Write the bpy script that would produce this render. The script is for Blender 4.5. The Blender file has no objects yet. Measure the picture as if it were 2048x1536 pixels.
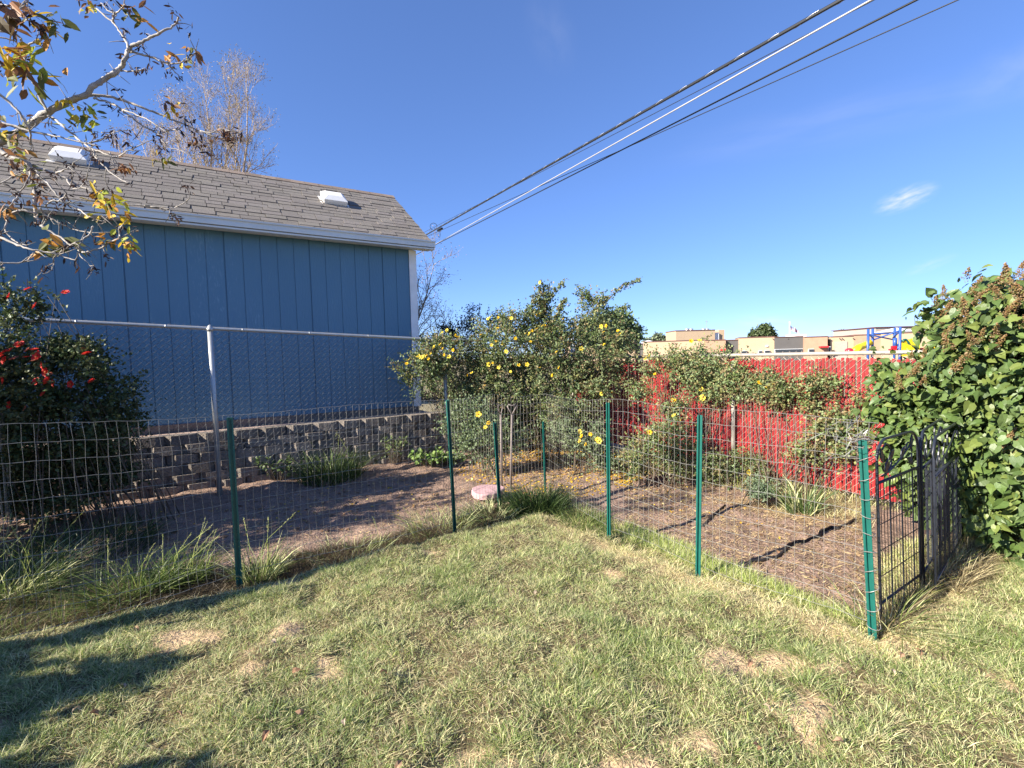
import bpy, math
import numpy as np
from mathutils import Matrix, Vector
rng = np.random.default_rng(11)
S = bpy.context.scene
COL = S.collection
R = math.radians

# ------------------------------------------------------------------ camera model (used to turn photo measurements into places)
F = 960.0; TH = math.atan(54/960); RO = R(1.4); CAM = np.array([0, 0, 1.5])
cf = np.array([0, math.cos(TH), -math.sin(TH)]); r0 = np.array([1., 0, 0]); u0 = np.cross(r0, cf)
cr = math.cos(RO)*r0 - math.sin(RO)*u0; cu = math.sin(RO)*r0 + math.cos(RO)*u0
def ray(px, py): return cf + (px-1024)/F*cr - (py-768)/F*cu
def gp(px, py, z=0.0):
    d = ray(px, py); return CAM + d*((z-1.5)/d[2])
def dp(px, py, Y):
    d = ray(px, py); return CAM + d*(Y/d[1])

cam = bpy.data.cameras.new('camera'); camo = bpy.data.objects.new('camera', cam); COL.objects.link(camo)
cam.sensor_width = 36; cam.lens = 36*F/2048; cam.clip_start = .05; cam.clip_end = 3000
M = Matrix.Identity(4)
for i in range(3):
    M[i][0] = cr[i]; M[i][1] = cu[i]; M[i][2] = -cf[i]; M[i][3] = CAM[i]
camo.matrix_world = M
S.camera = camo

# ------------------------------------------------------------------ helpers
class MB:
    """collects vertices, triangles, quads and per-vertex colour for one mesh"""
    def __init__(s): s.v = []; s.t = []; s.q = []; s.c = []; s.n = 0
    def add(s, v, t=None, q=None, c=(1, 1, 1)):
        v = np.asarray(v, float).reshape(-1, 3); k = len(v)
        c = np.asarray(c, float)
        if c.ndim == 1: c = np.tile(c, (k, 1))
        s.v.append(v); s.c.append(c)
        if t is not None and len(t): s.t.append(np.asarray(t, int).reshape(-1, 3) + s.n)
        if q is not None and len(q): s.q.append(np.asarray(q, int).reshape(-1, 4) + s.n)
        s.n += k
    def box(s, c, ax, ay, az, h, col=(1, 1, 1)):
        """box centred at c, axes ax ay az (unit), half sizes h"""
        c = np.asarray(c, float); ax, ay, az = [np.asarray(a, float) for a in (ax, ay, az)]
        v = [c + sx*h[0]*ax + sy*h[1]*ay + sz*h[2]*az for sx in (-1, 1) for sy in (-1, 1) for sz in (-1, 1)]
        s.add(v, q=[(0, 1, 3, 2), (4, 6, 7, 5), (0, 4, 5, 1), (2, 3, 7, 6), (0, 2, 6, 4), (1, 5, 7, 3)], c=col)
    def tube(s, pts, r, sides=6, col=(1, 1, 1), cap=True):
        P = np.asarray(pts, float); n = len(P)
        r = np.full(n, r) if np.isscalar(r) else np.asarray(r, float)
        T = np.gradient(P, axis=0); T /= np.linalg.norm(T, axis=1)[:, None] + 1e-12
        up = np.array([0, 0, 1.]) if abs(T[:, 2]).mean() < .8 else np.array([1., 0.13, 0])
        A = np.cross(T, up); A /= np.linalg.norm(A, axis=1)[:, None] + 1e-12
        B = np.cross(A, T)
        a = np.arange(sides)*2*np.pi/sides
        V = P[:, None, :] + r[:, None, None]*(np.cos(a)[None, :, None]*A[:, None, :] + np.sin(a)[None, :, None]*B[:, None, :])
        i = np.arange(n-1)[:, None]*sides; j = np.arange(sides)[None, :]; j2 = (j+1) % sides
        q = np.stack([i+j, i+j2, i+sides+j2, i+sides+j], -1).reshape(-1, 4)
        V = V.reshape(-1, 3); t = []
        if cap and sides >= 3:
            e = (n-1)*sides
            t = [(0, k+1, k) for k in range(1, sides-1)] + [(e, e+k, e+k+1) for k in range(1, sides-1)]
        s.add(V, t=t, q=q, c=col)
    def build(s, name, mat, parent=None, smooth=False):
        v = np.concatenate(s.v); c = np.concatenate(s.c)
        t = np.concatenate(s.t) if s.t else np.zeros((0, 3), int)
        q = np.concatenate(s.q) if s.q else np.zeros((0, 4), int)
        me = bpy.data.meshes.new(name)
        me.vertices.add(len(v)); me.vertices.foreach_set('co', v.astype(np.float32).ravel())
        me.loops.add(t.size + q.size); me.polygons.add(len(t)+len(q))
        me.loops.foreach_set('vertex_index', np.concatenate([t.ravel(), q.ravel()]).astype(np.int32))
        st = np.concatenate([np.arange(len(t))*3, t.size + np.arange(len(q))*4])
        me.polygons.foreach_set('loop_start', st.astype(np.int32))
        me.polygons.foreach_set('use_smooth', np.full(len(t)+len(q), smooth, bool))
        me.update(calc_edges=True)
        ca = me.color_attributes.new('Col', 'FLOAT_COLOR', 'POINT')
        ca.data.foreach_set('color', np.c_[c, np.ones(len(c))].astype(np.float32).ravel())
        me.materials.append(mat)
        o = bpy.data.objects.new(name, me); COL.objects.link(o)
        if parent: o.parent = parent; o.matrix_parent_inverse = parent.matrix_world.inverted()
        return o

def tag(o, label=None, cat=None, group=None, kind=None):
    if label: o['label'] = label
    if cat: o['category'] = cat
    if group: o['group'] = group
    if kind: o['kind'] = kind
    return o
def thing(name, label, cat, loc, group=None):
    o = bpy.data.objects.new(name, None); COL.objects.link(o); o.location = loc; o.empty_display_size = .1
    o.matrix_world = Matrix.Translation(loc)
    return tag(o, label, cat, group)
def unit(a):
    a = np.asarray(a, float); return a/(np.linalg.norm(a, axis=-1, keepdims=True)+1e-12)

_tab = rng.random((256, 256))
def noise2(x, y):
    xi = np.floor(x).astype(int); yi = np.floor(y).astype(int); fx = x-xi; fy = y-yi
    fx = fx*fx*(3-2*fx); fy = fy*fy*(3-2*fy)
    g = lambda a, b: _tab[a % 256, b % 256]
    return (g(xi, yi)*(1-fx)+g(xi+1, yi)*fx)*(1-fy) + (g(xi, yi+1)*(1-fx)+g(xi+1, yi+1)*fx)*fy
def fbm(x, y, o=4):
    s = 0; a = .5
    for k in range(o): s = s+a*noise2(x*2**k+17*k, y*2**k+31*k); a *= .5
    return s

# ------------------------------------------------------------------ materials
def nt(m):
    m.use_nodes = True; t = m.node_tree; t.nodes.clear(); return t
def N(t, typ, **kw):
    n = t.nodes.new(typ)
    for k, v in kw.items():
        if k in n.inputs.keys() if isinstance(k, str) else False: n.inputs[k].default_value = v
        else: setattr(n, k, v)
    return n
def mat(name, color=(.5, .5, .5), rough=.7, metal=0., var=.15, scale=8., bump=0., bscale=40., attr=False, transl=0., spec=.5, stretch=None):
    m = bpy.data.materials.new(name); t = nt(m); L = t.links.new
    out = t.nodes.new('ShaderNodeOutputMaterial'); p = t.nodes.new('ShaderNodeBsdfPrincipled')
    p.inputs['Roughness'].default_value = rough; p.inputs['Metallic'].default_value = metal
    p.inputs['Specular IOR Level'].default_value = spec
    tc = t.nodes.new('ShaderNodeTexCoord'); vec = tc.outputs['Object']
    if stretch:
        mp = t.nodes.new('ShaderNodeMapping'); mp.inputs['Scale'].default_value = stretch; L(vec, mp.inputs['Vector']); vec = mp.outputs[0]
    nz = t.nodes.new('ShaderNodeTexNoise'); nz.inputs['Scale'].default_value = scale; nz.inputs['Detail'].default_value = 6
    L(vec, nz.inputs['Vector'])
    mr = t.nodes.new('ShaderNodeMapRange'); mr.inputs['From Min'].default_value = .25; mr.inputs['From Max'].default_value = .75
    mr.inputs['To Min'].default_value = 1-var; mr.inputs['To Max'].default_value = 1+var; L(nz.outputs['Fac'], mr.inputs['Value'])
    mul = t.nodes.new('ShaderNodeVectorMath'); mul.operation = 'SCALE'
    if attr:
        at = t.nodes.new('ShaderNodeAttribute'); at.attribute_name = 'Col'
        m1 = t.nodes.new('ShaderNodeVectorMath'); m1.operation = 'MULTIPLY'; m1.inputs[1].default_value = color
        L(at.outputs['Color'], m1.inputs[0]); L(m1.outputs[0], mul.inputs[0])
    else: mul.inputs[0].default_value = color
    L(mr.outputs[0], mul.inputs['Scale']); L(mul.outputs[0], p.inputs['Base Color'])
    if bump:
        nb = t.nodes.new('ShaderNodeTexNoise'); nb.inputs['Scale'].default_value = bscale; nb.inputs['Detail'].default_value = 8
        L(vec, nb.inputs['Vector'])
        b = t.nodes.new('ShaderNodeBump'); b.inputs['Strength'].default_value = 1; b.inputs['Distance'].default_value = bump
        L(nb.outputs['Fac'], b.inputs['Height']); L(b.outputs[0], p.inputs['Normal'])
    if transl:
        tr = t.nodes.new('ShaderNodeBsdfTranslucent'); L(mul.outputs[0], tr.inputs['Color'])
        mx = t.nodes.new('ShaderNodeMixShader'); mx.inputs[0].default_value = transl
        L(p.outputs[0], mx.inputs[1]); L(tr.outputs[0], mx.inputs[2]); L(mx.outputs[0], out.inputs[0])
    else: L(p.outputs[0], out.inputs[0])
    m.diffuse_color = (*color, 1)
    return m
mGrass = mat('grass', (.97, 1.0, .93), .5, var=.12, scale=30, attr=True, transl=.35, spec=.4)
mLeaf = mat('rose_leaf', (1.4, 1.37, 1.3), .5, var=.12, scale=12, attr=True, transl=.22, spec=.4)
mLilac = mat('lilac_leaf', (1.2, 1.17, 1.0), .46, var=.1, scale=10, attr=True, transl=.22, spec=.45, bump=.002, bscale=60)
mPetal = mat('petal', (1, 1, 1), .55, var=.08, scale=20, attr=True, transl=.3, spec=.25)
mDry = mat('dry_straw', (1, 1, 1), .7, var=.15, scale=20, attr=True, transl=.1, spec=.2)
mBark = mat('bark', (1, 1, 1), .75, var=.25, scale=25, attr=True, bump=.003, bscale=60, spec=.3)
mStem = mat('cane', (.105, .08, .055), .75, var=.3, scale=20)
mGalv = mat('galvanised_steel', (.44, .45, .45), .42, metal=.55, var=.12, scale=14, bump=.0006, bscale=120)
mRail = mat('weathered_rail', (.33, .30, .26), .55, metal=.2, var=.15, scale=12, bump=.0006, bscale=100)
mWire = mat('galvanised_wire', (.30, .29, .265), .4, metal=.4, var=.1, scale=10)
mChain = mat('chain_link_wire', (.10, .105, .11), .4, metal=.4, var=.2, scale=10)
mChainPale = mat('pale_link_wire', (.68, .54, .45), .5, metal=.15, var=.15, scale=10)
mGreen = mat('green_enamel', (.006, .095, .078), .42, var=.15, scale=25, bump=.0004, bscale=150)
mBlack = mat('dark_coated_steel', (.022, .026, .038), .38, var=.2, scale=20)
mSlat = mat('red_plastic_slat', (1, 1, 1), .42, var=.1, scale=5, attr=True, stretch=(1, 1, .2))
mWhite = mat('white_paint', (.72, .73, .74), .5, var=.06, scale=6)
mTrim = mat('white_trim', (.88, .88, .88), .6, var=.08, scale=7, bump=.001, bscale=60)
mGutter = mat('gutter_metal', (.68, .69, .66), .35, metal=0., var=.06, scale=4)
mVent = mat('white_plastic', (.8, .79, .77), .4, var=.05, scale=9, transl=.05)
mShingle = mat('asphalt_shingle', (1, 1, 1), .95, var=.25, scale=90, attr=True, bump=.003, bscale=300, spec=.15)
mBlock = mat('concrete_block', (1, 1, 1), .95, var=.3, scale=28, attr=True, bump=.012, bscale=45, spec=.2)
mWood = mat('skid_timber', (.17, .14, .12), .85, var=.25, scale=10)
mPad = mat('pink_gravel', (.36, .27, .225), .95, var=.35, scale=60, bump=.01, bscale=70, spec=.2)
mStone = mat('pink_stone', (.46, .29, .30), .9, var=.25, scale=18, bump=.004, bscale=60, spec=.2)
mTool = mat('tool_handle', (.17, .14, .13), .6, var=.2, scale=20)
mDarkLine = mat('near_black', (.02, .018, .018), .6, var=.2, scale=20)
mCable = mat('black_cable', (.012, .013, .015), .5, var=.1, scale=2)
mCableW = mat('bare_aluminium', (.62, .6, .6), .35, metal=.5, var=.1, scale=2)
mTan = mat('tan_stucco', (.42, .315, .215), .9, var=.06, scale=1.5, spec=.2)
mPink = mat('pink_brick', (.37, .24, .165), .9, var=.1, scale=2, spec=.2)
mGrey = mat('grey_cladding', (.085, .08, .08), .8, var=.1, scale=1.)
mFlat = mat('roof_coping', (.14, .06, .055), .7, var=.1, scale=1.)
mPaleBrick = mat('pale_brick', (.36, .30, .26), .9, var=.15, scale=3, stretch=(1, 1, 6))
mGlass = mat('window_glass', (.03, .035, .045), .12, var=.1, scale=3)
mBlue = mat('blue_paint', (.03, .085, .30), .4, var=.1, scale=5)
mYel = mat('yellow_plastic', (.85, .62, .01), .4, var=.06, scale=5)
mRed = mat('red_plastic', (.6, .015, .03), .35, var=.06, scale=5)
mFlag = mat('flag_cloth', (1, 1, 1), .8, var=.05, scale=5, attr=True, transl=.2)
mTwine = mat('blue_twine', (.05, .35, .5), .7, var=.1, scale=30)
mDead = mat('dead_leaf', (1, 1, 1), .8, var=.25, scale=40, attr=True, transl=.1, spec=.2)

def mat_ground():
    m = bpy.data.materials.new('ground'); t = nt(m); L = t.links.new
    out = t.nodes.new('ShaderNodeOutputMaterial'); p = t.nodes.new('ShaderNodeBsdfPrincipled'); p.inputs['Roughness'].default_value = .95
    p.inputs['Specular IOR Level'].default_value = .15
    at = t.nodes.new('ShaderNodeAttribute'); at.attribute_name = 'Col'
    tc = t.nodes.new('ShaderNodeTexCoord')
    def noise(s, d=8):
        n = t.nodes.new('ShaderNodeTexNoise'); n.inputs['Scale'].default_value = s; n.inputs['Detail'].default_value = d; L(tc.outputs['Object'], n.inputs['Vector']); return n
    n1 = noise(9); n2 = noise(120, 4); n3 = noise(45, 6)
    a = t.nodes.new('ShaderNodeMath'); a.operation = 'ADD'; L(n1.outputs['Fac'], a.inputs[0]); L(n2.outputs['Fac'], a.inputs[1])
    mr = t.nodes.new('ShaderNodeMapRange'); mr.inputs['From Min'].default_value = .6; mr.inputs['From Max'].default_value = 1.4
    mr.inputs['To Min'].default_value = .62; mr.inputs['To Max'].default_value = 1.4; L(a.outputs[0], mr.inputs['Value'])
    mul = t.nodes.new('ShaderNodeVectorMath'); mul.operation = 'SCALE'; L(at.outputs['Color'], mul.inputs[0]); L(mr.outputs[0], mul.inputs['Scale'])
    L(mul.outputs[0], p.inputs['Base Color'])
    b = t.nodes.new('ShaderNodeBump'); b.inputs['Distance'].default_value = .03; L(n3.outputs['Fac'], b.inputs['Height'])
    b2 = t.nodes.new('ShaderNodeBump'); b2.inputs['Distance'].default_value = .006; L(n2.outputs['Fac'], b2.inputs['Height']); L(b.outputs[0], b2.inputs['Normal'])
    L(b2.outputs[0], p.inputs['Normal']); L(p.outputs[0], out.inputs[0]); return m
mGround = mat_ground()

zb_d = .2
def mat_siding():
    m = bpy.data.materials.new('blue_siding'); t = nt(m); L = t.links.new
    out = t.nodes.new('ShaderNodeOutputMaterial'); p = t.nodes.new('ShaderNodeBsdfPrincipled')
    p.inputs['Roughness'].default_value = .42
    tc = t.nodes.new('ShaderNodeTexCoord')
    mp = t.nodes.new('ShaderNodeMapping'); mp.inputs['Scale'].default_value = (1, 1, .22); L(tc.outputs['Object'], mp.inputs['Vector'])
    grain = t.nodes.new('ShaderNodeTexNoise'); grain.inputs['Scale'].default_value = 55; grain.inputs['Detail'].default_value = 7; L(mp.outputs[0], grain.inputs['Vector'])
    big = t.nodes.new('ShaderNodeTexNoise'); big.inputs['Scale'].default_value = 1.3; big.inputs['Detail'].default_value = 3; L(mp.outputs[0], big.inputs['Vector'])
    # pale sheen of raking sun painted in: where a patch mask meets the coarse grain
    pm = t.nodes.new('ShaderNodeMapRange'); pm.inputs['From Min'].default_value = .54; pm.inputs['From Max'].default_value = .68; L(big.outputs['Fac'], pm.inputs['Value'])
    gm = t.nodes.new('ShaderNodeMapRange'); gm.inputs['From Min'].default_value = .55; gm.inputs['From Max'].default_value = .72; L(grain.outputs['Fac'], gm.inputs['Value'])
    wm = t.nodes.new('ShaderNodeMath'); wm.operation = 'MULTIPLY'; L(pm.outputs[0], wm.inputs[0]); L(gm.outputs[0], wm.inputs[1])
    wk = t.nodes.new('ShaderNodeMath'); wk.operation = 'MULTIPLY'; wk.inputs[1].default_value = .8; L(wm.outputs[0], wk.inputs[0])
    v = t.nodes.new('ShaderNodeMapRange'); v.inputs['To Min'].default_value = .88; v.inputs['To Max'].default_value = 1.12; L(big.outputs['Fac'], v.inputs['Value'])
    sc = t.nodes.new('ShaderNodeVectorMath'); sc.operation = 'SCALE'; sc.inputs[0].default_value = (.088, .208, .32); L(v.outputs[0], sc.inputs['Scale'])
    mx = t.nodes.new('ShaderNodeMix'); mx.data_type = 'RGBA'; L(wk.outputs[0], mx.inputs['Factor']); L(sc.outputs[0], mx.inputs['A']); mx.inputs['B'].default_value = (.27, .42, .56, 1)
    sx_ = t.nodes.new('ShaderNodeSeparateXYZ'); L(tc.outputs['Object'], sx_.inputs[0])
    dm = t.nodes.new('ShaderNodeMapRange'); dm.inputs['From Min'].default_value = zb_d+.38; dm.inputs['From Max'].default_value = zb_d; dm.inputs['To Max'].default_value = 1.0; L(sx_.outputs['Z'], dm.inputs['Value'])
    dn = t.nodes.new('ShaderNodeTexNoise'); dn.inputs['Scale'].default_value = 7; dn.inputs['Detail'].default_value = 8; L(tc.outputs['Object'], dn.inputs['Vector'])
    dk = t.nodes.new('ShaderNodeMapRange'); dk.inputs['From Min'].default_value = .42; dk.inputs['From Max'].default_value = .7; dk.inputs['To Max'].default_value = .6; L(dn.outputs['Fac'], dk.inputs['Value'])
    dd_ = t.nodes.new('ShaderNodeMath'); dd_.operation = 'MULTIPLY'; L(dm.outputs[0], dd_.inputs[0]); L(dk.outputs[0], dd_.inputs[1])
    m2 = t.nodes.new('ShaderNodeMix'); m2.data_type = 'RGBA'; L(dd_.outputs[0], m2.inputs['Factor']); L(mx.outputs['Result'], m2.inputs['A']); m2.inputs['B'].default_value = (.20, .17, .14, 1)
    L(m2.outputs['Result'], p.inputs['Base Color'])
    b = t.nodes.new('ShaderNodeBump'); b.inputs['Distance'].default_value = .003; L(grain.outputs['Fac'], b.inputs['Height']); L(b.outputs[0], p.inputs['Normal'])
    L(p.outputs[0], out.inputs[0]); return m
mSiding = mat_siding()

# ------------------------------------------------------------------ light and sky
SUN_AZ = R(30.0); SUN_EL = R(28)
tosun = np.array([-math.cos(SUN_AZ)*math.cos(SUN_EL), -math.sin(SUN_AZ)*math.cos(SUN_EL), math.sin(SUN_EL)])
sl = bpy.data.lights.new('sun', 'SUN'); sl.energy = 5.0; sl.angle = R(.5); sl.color = (1, .92, .78)
so = bpy.data.objects.new('sun', sl); COL.objects.link(so); so.rotation_euler = Vector(tosun).to_track_quat('Z', 'Y').to_euler(); so.location = (-20, -10, 15)
W = bpy.data.worlds.new('World'); S.world = W; W.use_nodes = True
t = W.node_tree; t.nodes.clear(); L = t.links.new
out = t.nodes.new('ShaderNodeOutputWorld'); bg = t.nodes.new('ShaderNodeBackground'); bg.inputs['Strength'].default_value = .094
sky = t.nodes.new('ShaderNodeTexSky'); sky.sky_type = 'NISHITA'; sky.sun_disc = False; sky.sun_elevation = SUN_EL
sky.sun_rotation = math.atan2(tosun[0], tosun[1]) % (2*math.pi)
sky.altitude = 1400; sky.air_density = 1.0; sky.dust_density = 0.0; sky.ozone_density = 8.0
tc = t.nodes.new('ShaderNodeTexCoord')
def wmath(op, a, b=None):
    n = t.nodes.new('ShaderNodeMath'); n.operation = op
    for i, x in enumerate((a, b)):
        if x is None: continue
        if isinstance(x, (int, float)): n.inputs[i].default_value = x
        else: L(x, n.inputs[i])
    return n.outputs[0]
def wisp(p0, p1, width, strength, nscale, stretch):
    """thin cirrus between two directions of the sky"""
    a = unit(ray(*p0)); b = unit(ray(*p1)); c = unit(a+b); e = unit(b-a); f = unit(np.cross(c, e)); half = np.linalg.norm(b-a)/2
    def dot(v):
        d = t.nodes.new('ShaderNodeVectorMath'); d.operation = 'DOT_PRODUCT'; L(tc.outputs['Generated'], d.inputs[0]); d.inputs[1].default_value = v; return d.outputs['Value']
    x = wmath('DIVIDE', dot(e), half); y = wmath('DIVIDE', dot(f), width)
    r2 = wmath('ADD', wmath('MULTIPLY', x, x), wmath('MULTIPLY', y, y))
    fall = wmath('MAXIMUM', wmath('SUBTRACT', 1.0, r2), 0.0)
    cmb = t.nodes.new('ShaderNodeCombineXYZ'); L(x, cmb.inputs[0]); L(wmath('MULTIPLY', y, stretch), cmb.inputs[1])
    nz = t.nodes.new('ShaderNodeTexNoise'); nz.inputs['Scale'].default_value = nscale; nz.inputs['Detail'].default_value = 5; L(cmb.outputs[0], nz.inputs['Vector'])
    n2 = wmath('MAXIMUM', wmath('MULTIPLY', wmath('SUBTRACT', nz.outputs['Fac'], .3), 2.2), 0.0)
    front = wmath('GREATER_THAN', dot(c), .5)
    return wmath('MULTIPLY', wmath('MULTIPLY', wmath('MULTIPLY', fall, fall), n2), wmath('MULTIPLY', front, strength))
m_ = wisp((1735, 425), (1890, 368), .022, .75, 2.0, 1.6)
for w in (wisp((1880, 190), (2250, 80), .05, .12, 1.5, 1.), wisp((1250, 330), (2300, 110), .05, .08, 1.8, 1.), wisp((1790, 555), (1930, 505), .012, .18, 2., 1.),
          wisp((1060, -40), (1140, 160), .05, .05, 1.5, 1.), wisp((1440, 640), (1640, 650), .02, .25, 2., 1.)):
    m_ = wmath('ADD', m_, w)
m_ = wmath('MINIMUM', m_, .9)
mx = t.nodes.new('ShaderNodeMix'); mx.data_type = 'RGBA'; L(m_, mx.inputs['Factor']); mx.inputs['B'].default_value = (4.6, 4.5, 4.6, 1)
gmn = t.nodes.new('ShaderNodeGamma'); gmn.inputs['Gamma'].default_value = .75; L(sky.outputs[0], gmn.inputs['Color'])
tin = t.nodes.new('ShaderNodeVectorMath'); tin.operation = 'MULTIPLY'; tin.inputs[1].default_value = (.95, 1.02, 1.32); L(gmn.outputs[0], tin.inputs[0]); L(tin.outputs[0], mx.inputs['A'])
L(mx.outputs['Result'], bg.inputs[0]); L(bg.outputs[0], out.inputs[0])
S.view_settings.view_transform = 'Standard'; S.view_settings.look = 'None'; S.view_settings.gamma = 1
S.view_settings.exposure = 1.45

# ------------------------------------------------------------------ ground: lawn, border and soil bed in one sheet
edge_px = [(0, 1275), (150, 1240), (300, 1207), (480, 1168), (700, 1116), (900, 1066), (1000, 1040), (1060, 1026), (1105, 1030), (1150, 1050),
           (1230, 1086), (1320, 1118), (1400, 1152), (1520, 1190), (1600, 1215), (1690, 1248), (1752, 1276)]
EDGE = np.array([gp(*e)[:2] for e in edge_px])
P7b = gp(1748, 1268)[:2]; PRb = gp(1912, 1095)[:2]
gdir = unit(PRb-P7b)
lawn_poly = np.vstack([[-9, -4], [-9, EDGE[0, 1]-3.5], EDGE[0]-np.array([2.2, 1.9]), EDGE, P7b+gdir*.3, PRb+gdir*.25, PRb+gdir*1.5, [9, 6.5], [9, -4]])
def inside(poly, x, y):
    r = np.zeros(x.shape, bool); n = len(poly)
    for i in range(n):
        x1, y1 = poly[i]; x2, y2 = poly[(i+1) % n]
        if y1 == y2: continue
        c = ((y1 > y) != (y2 > y)) & (x < (x2-x1)*(y-y1)/(y2-y1)+x1); r ^= c
    return r
def pdist(poly, x, y, closed=True):
    d = np.full(x.shape, 1e9); n = len(poly)
    for i in range(n if closed else n-1):
        a = poly[i]; b = poly[(i+1) % n]; e = b-a; l2 = e@e
        tt = np.clip(((x-a[0])*e[0]+(y-a[1])*e[1])/l2, 0, 1)
        d = np.minimum(d, np.hypot(x-a[0]-tt*e[0], y-a[1]-tt*e[1]))
    return d
def sdl(x, y):
    d = pdist(lawn_poly, x, y); return np.where(inside(lawn_poly, x, y), d, -d)
def height(x, y, s=None):
    if s is None: s = sdl(x, y)
    k = np.clip((s+.06)/.12, 0, 1); k = k*k*(3-2*k)
    lawn = .045*(fbm(x*1.7+5, y*1.7)-.5) + .11*(fbm(x*4.6, y*4.6+9, 2)-.4)
    clod = .10*(fbm(x*2.3+40, y*2.3+3)-.5) + .05*(fbm(x*11, y*11)-.5)
    far = np.clip((y-7.)/2, 0, 1)
    return lawn*k + (clod-.075 + .08*far)*(1-k)
xs = np.arange(-7.5, 7.5, .035); ys = np.arange(-2.0, 9.8, .035)
X, Y = np.meshgrid(xs, ys); s_ = sdl(X, Y); Z = height(X, Y, s_)
Z[0, :] = Z[-1, :] = -.2; Z[:, 0] = Z[:, -1] = -.2
nx, ny = len(xs), len(ys)
soil = np.array([.285, .195, .150]); thatch = np.array([.13, .10, .055]); straw = np.array([.46, .35, .20])
k = np.clip((s_+.03)/.06, 0, 1)[..., None]
band = np.clip(1.3-np.abs(s_-.03)/.17, 0, 1)*(.25+.9*noise2(X*3, Y*3)); right = np.clip((X-.2)/.7, 0, 1)
band = np.clip(band*right*1.2, 0, 1)[..., None]
bare_g = np.clip((fbm(X*3.1+90, Y*3.1+12)-.648)/.05, 0, 1)[..., None]
lawn_c = thatch*(1-bare_g)+np.array([.50, .36, .225])*bare_g
colr = soil*(1-k)+lawn_c*k; colr = colr*(1-band)+straw*band
lband = (np.clip(1-np.abs(s_+.10)/.14, 0, 1)**.5*np.clip((.55-X)/.3, 0, 1))[..., None]; colr = colr*(1-lband)+np.array([.085, .06, .042])*lband  # brown thatch strip, darkened further to paint in the shade along it
idx = np.arange(nx*ny).reshape(ny, nx)
q = np.stack([idx[:-1, :-1], idx[:-1, 1:], idx[1:, 1:], idx[1:, :-1]], -1).reshape(-1, 4)
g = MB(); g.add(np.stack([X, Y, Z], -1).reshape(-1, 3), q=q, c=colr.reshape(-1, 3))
g.add([(-900, -900, -.16), (900, -900, -.16), (900, 900, -.16), (-900, 900, -.16)], q=[(0, 1, 2, 3)], c=(.26, .22, .13))
tag(g.build('ground', mGround, smooth=True), 'mown lawn ground and bare brown soil bed behind the wire fence', 'ground', kind='structure')
def gz(x, y): return height(np.atleast_1d(np.asarray(x, float)), np.atleast_1d(np.asarray(y, float)))
def on(px, py):
    p = gp(px, py); p[2] = gz(p[0], p[1])[0]; return p

# ------------------------------------------------------------------ grass
def blades(mb, P, H, wid, az, lean, col, curl=.5, segs=2):
    n = len(P); d = np.c_[np.cos(az), np.sin(az), np.zeros(n)]
    fa = rng.random(n)*2*np.pi; wv = np.c_[np.cos(fa), np.sin(fa), np.zeros(n)]
    up = np.array([0, 0, 1.])
    def at(u):
        out_ = np.sin(lean)*u + curl*np.sin(lean)*u*u
        return P + (H*out_)[:, None]*d + (H*(np.cos(lean)*u - .25*curl*u*u))[:, None]*up
    rows = []
    us = [0, .5] if segs == 2 else [0, .35, .7]
    for u in us:
        c = at(u); w = (wid*(1-.35*u))[:, None]*wv*.5; rows += [c-w, c+w]
    rows.append(at(1.0)); k = len(rows)
    V = np.stack(rows, 1).reshape(-1, 3); b = np.arange(n)*k
    q = [np.stack([b+2*i, b+2*i+1, b+2*i+3, b+2*i+2], 1) for i in range(len(us)-1)]
    tt = np.stack([b+k-3, b+k-2, b+k-1], 1)
    mb.add(V, t=tt, q=np.concatenate(q), c=np.repeat(col, k, 0))
GREEN = np.array([.20, .265, .075]); BLUE = np.array([.34, .40, .20]); PALE = np.array([.66, .65, .36]); STRAW = np.array([.80, .67, .42]); LIME = np.array([.42, .46, .14])
def mixcol(n, w):
    w = np.maximum(w, 0); w = w/w.sum(1, keepdims=True); cw = w.cumsum(1); r = rng.random(n)[:, None]
    i = (r > cw).sum(1).clip(0, w.shape[1]-1)
    return np.array([GREEN, BLUE, PALE, STRAW, LIME])[i]*(.72+.56*rng.random((n, 1)))
def lawn_pts(n_per_m2):
    x0, x1, y0, y1 = -5, 6.2, .75, 6.4
    n = int((x1-x0)*(y1-y0)*n_per_m2); x = x0+(x1-x0)*rng.random(n); y = y0+(y1-y0)*rng.random(n)
    ok = (np.abs(x) < 1.15*y+.55)
    x, y = x[ok], y[ok]; ok = inside(lawn_poly, x, y); return x[ok], y[ok]
cx_, cy_ = lawn_pts(1500)
bare = fbm(cx_*3.1+90, cy_*3.1+12); cl = fbm(cx_*2.6, cy_*2.6+50); bareness = np.clip((bare-.655)/.05, 0, 1)
hol = noise2(cx_*9+5, cy_*9+8)                       # thin places between the tufts
ok = (rng.random(len(cx_)) > bareness*.9) & (rng.random(len(cx_)) < .2+1.15*hol); cx_, cy_, cl, bareness = cx_[ok], cy_[ok], cl[ok], bareness[ok]
s1 = sdl(cx_, cy_); nc = len(cx_)
edgeR = np.clip(1.6-s1/.17, 0, 1)*np.clip((cx_-.15)/.3, 0, 1)+.35*np.clip(1-s1/.12, 0, 1); backlit = np.clip((cy_-3.0)/1.2, 0, 1)  # far tufts yellower: light through the blades put into their tint
big_t = rng.random(nc)**3
Hc = (.015+.021*np.clip((cl-.34)*2.4, 0, 1)+.044*big_t**1.3)*(.72+.5*rng.random(nc))*(1-.45*bareness)*np.clip(.5+s1*3, .45, 1)
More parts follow.
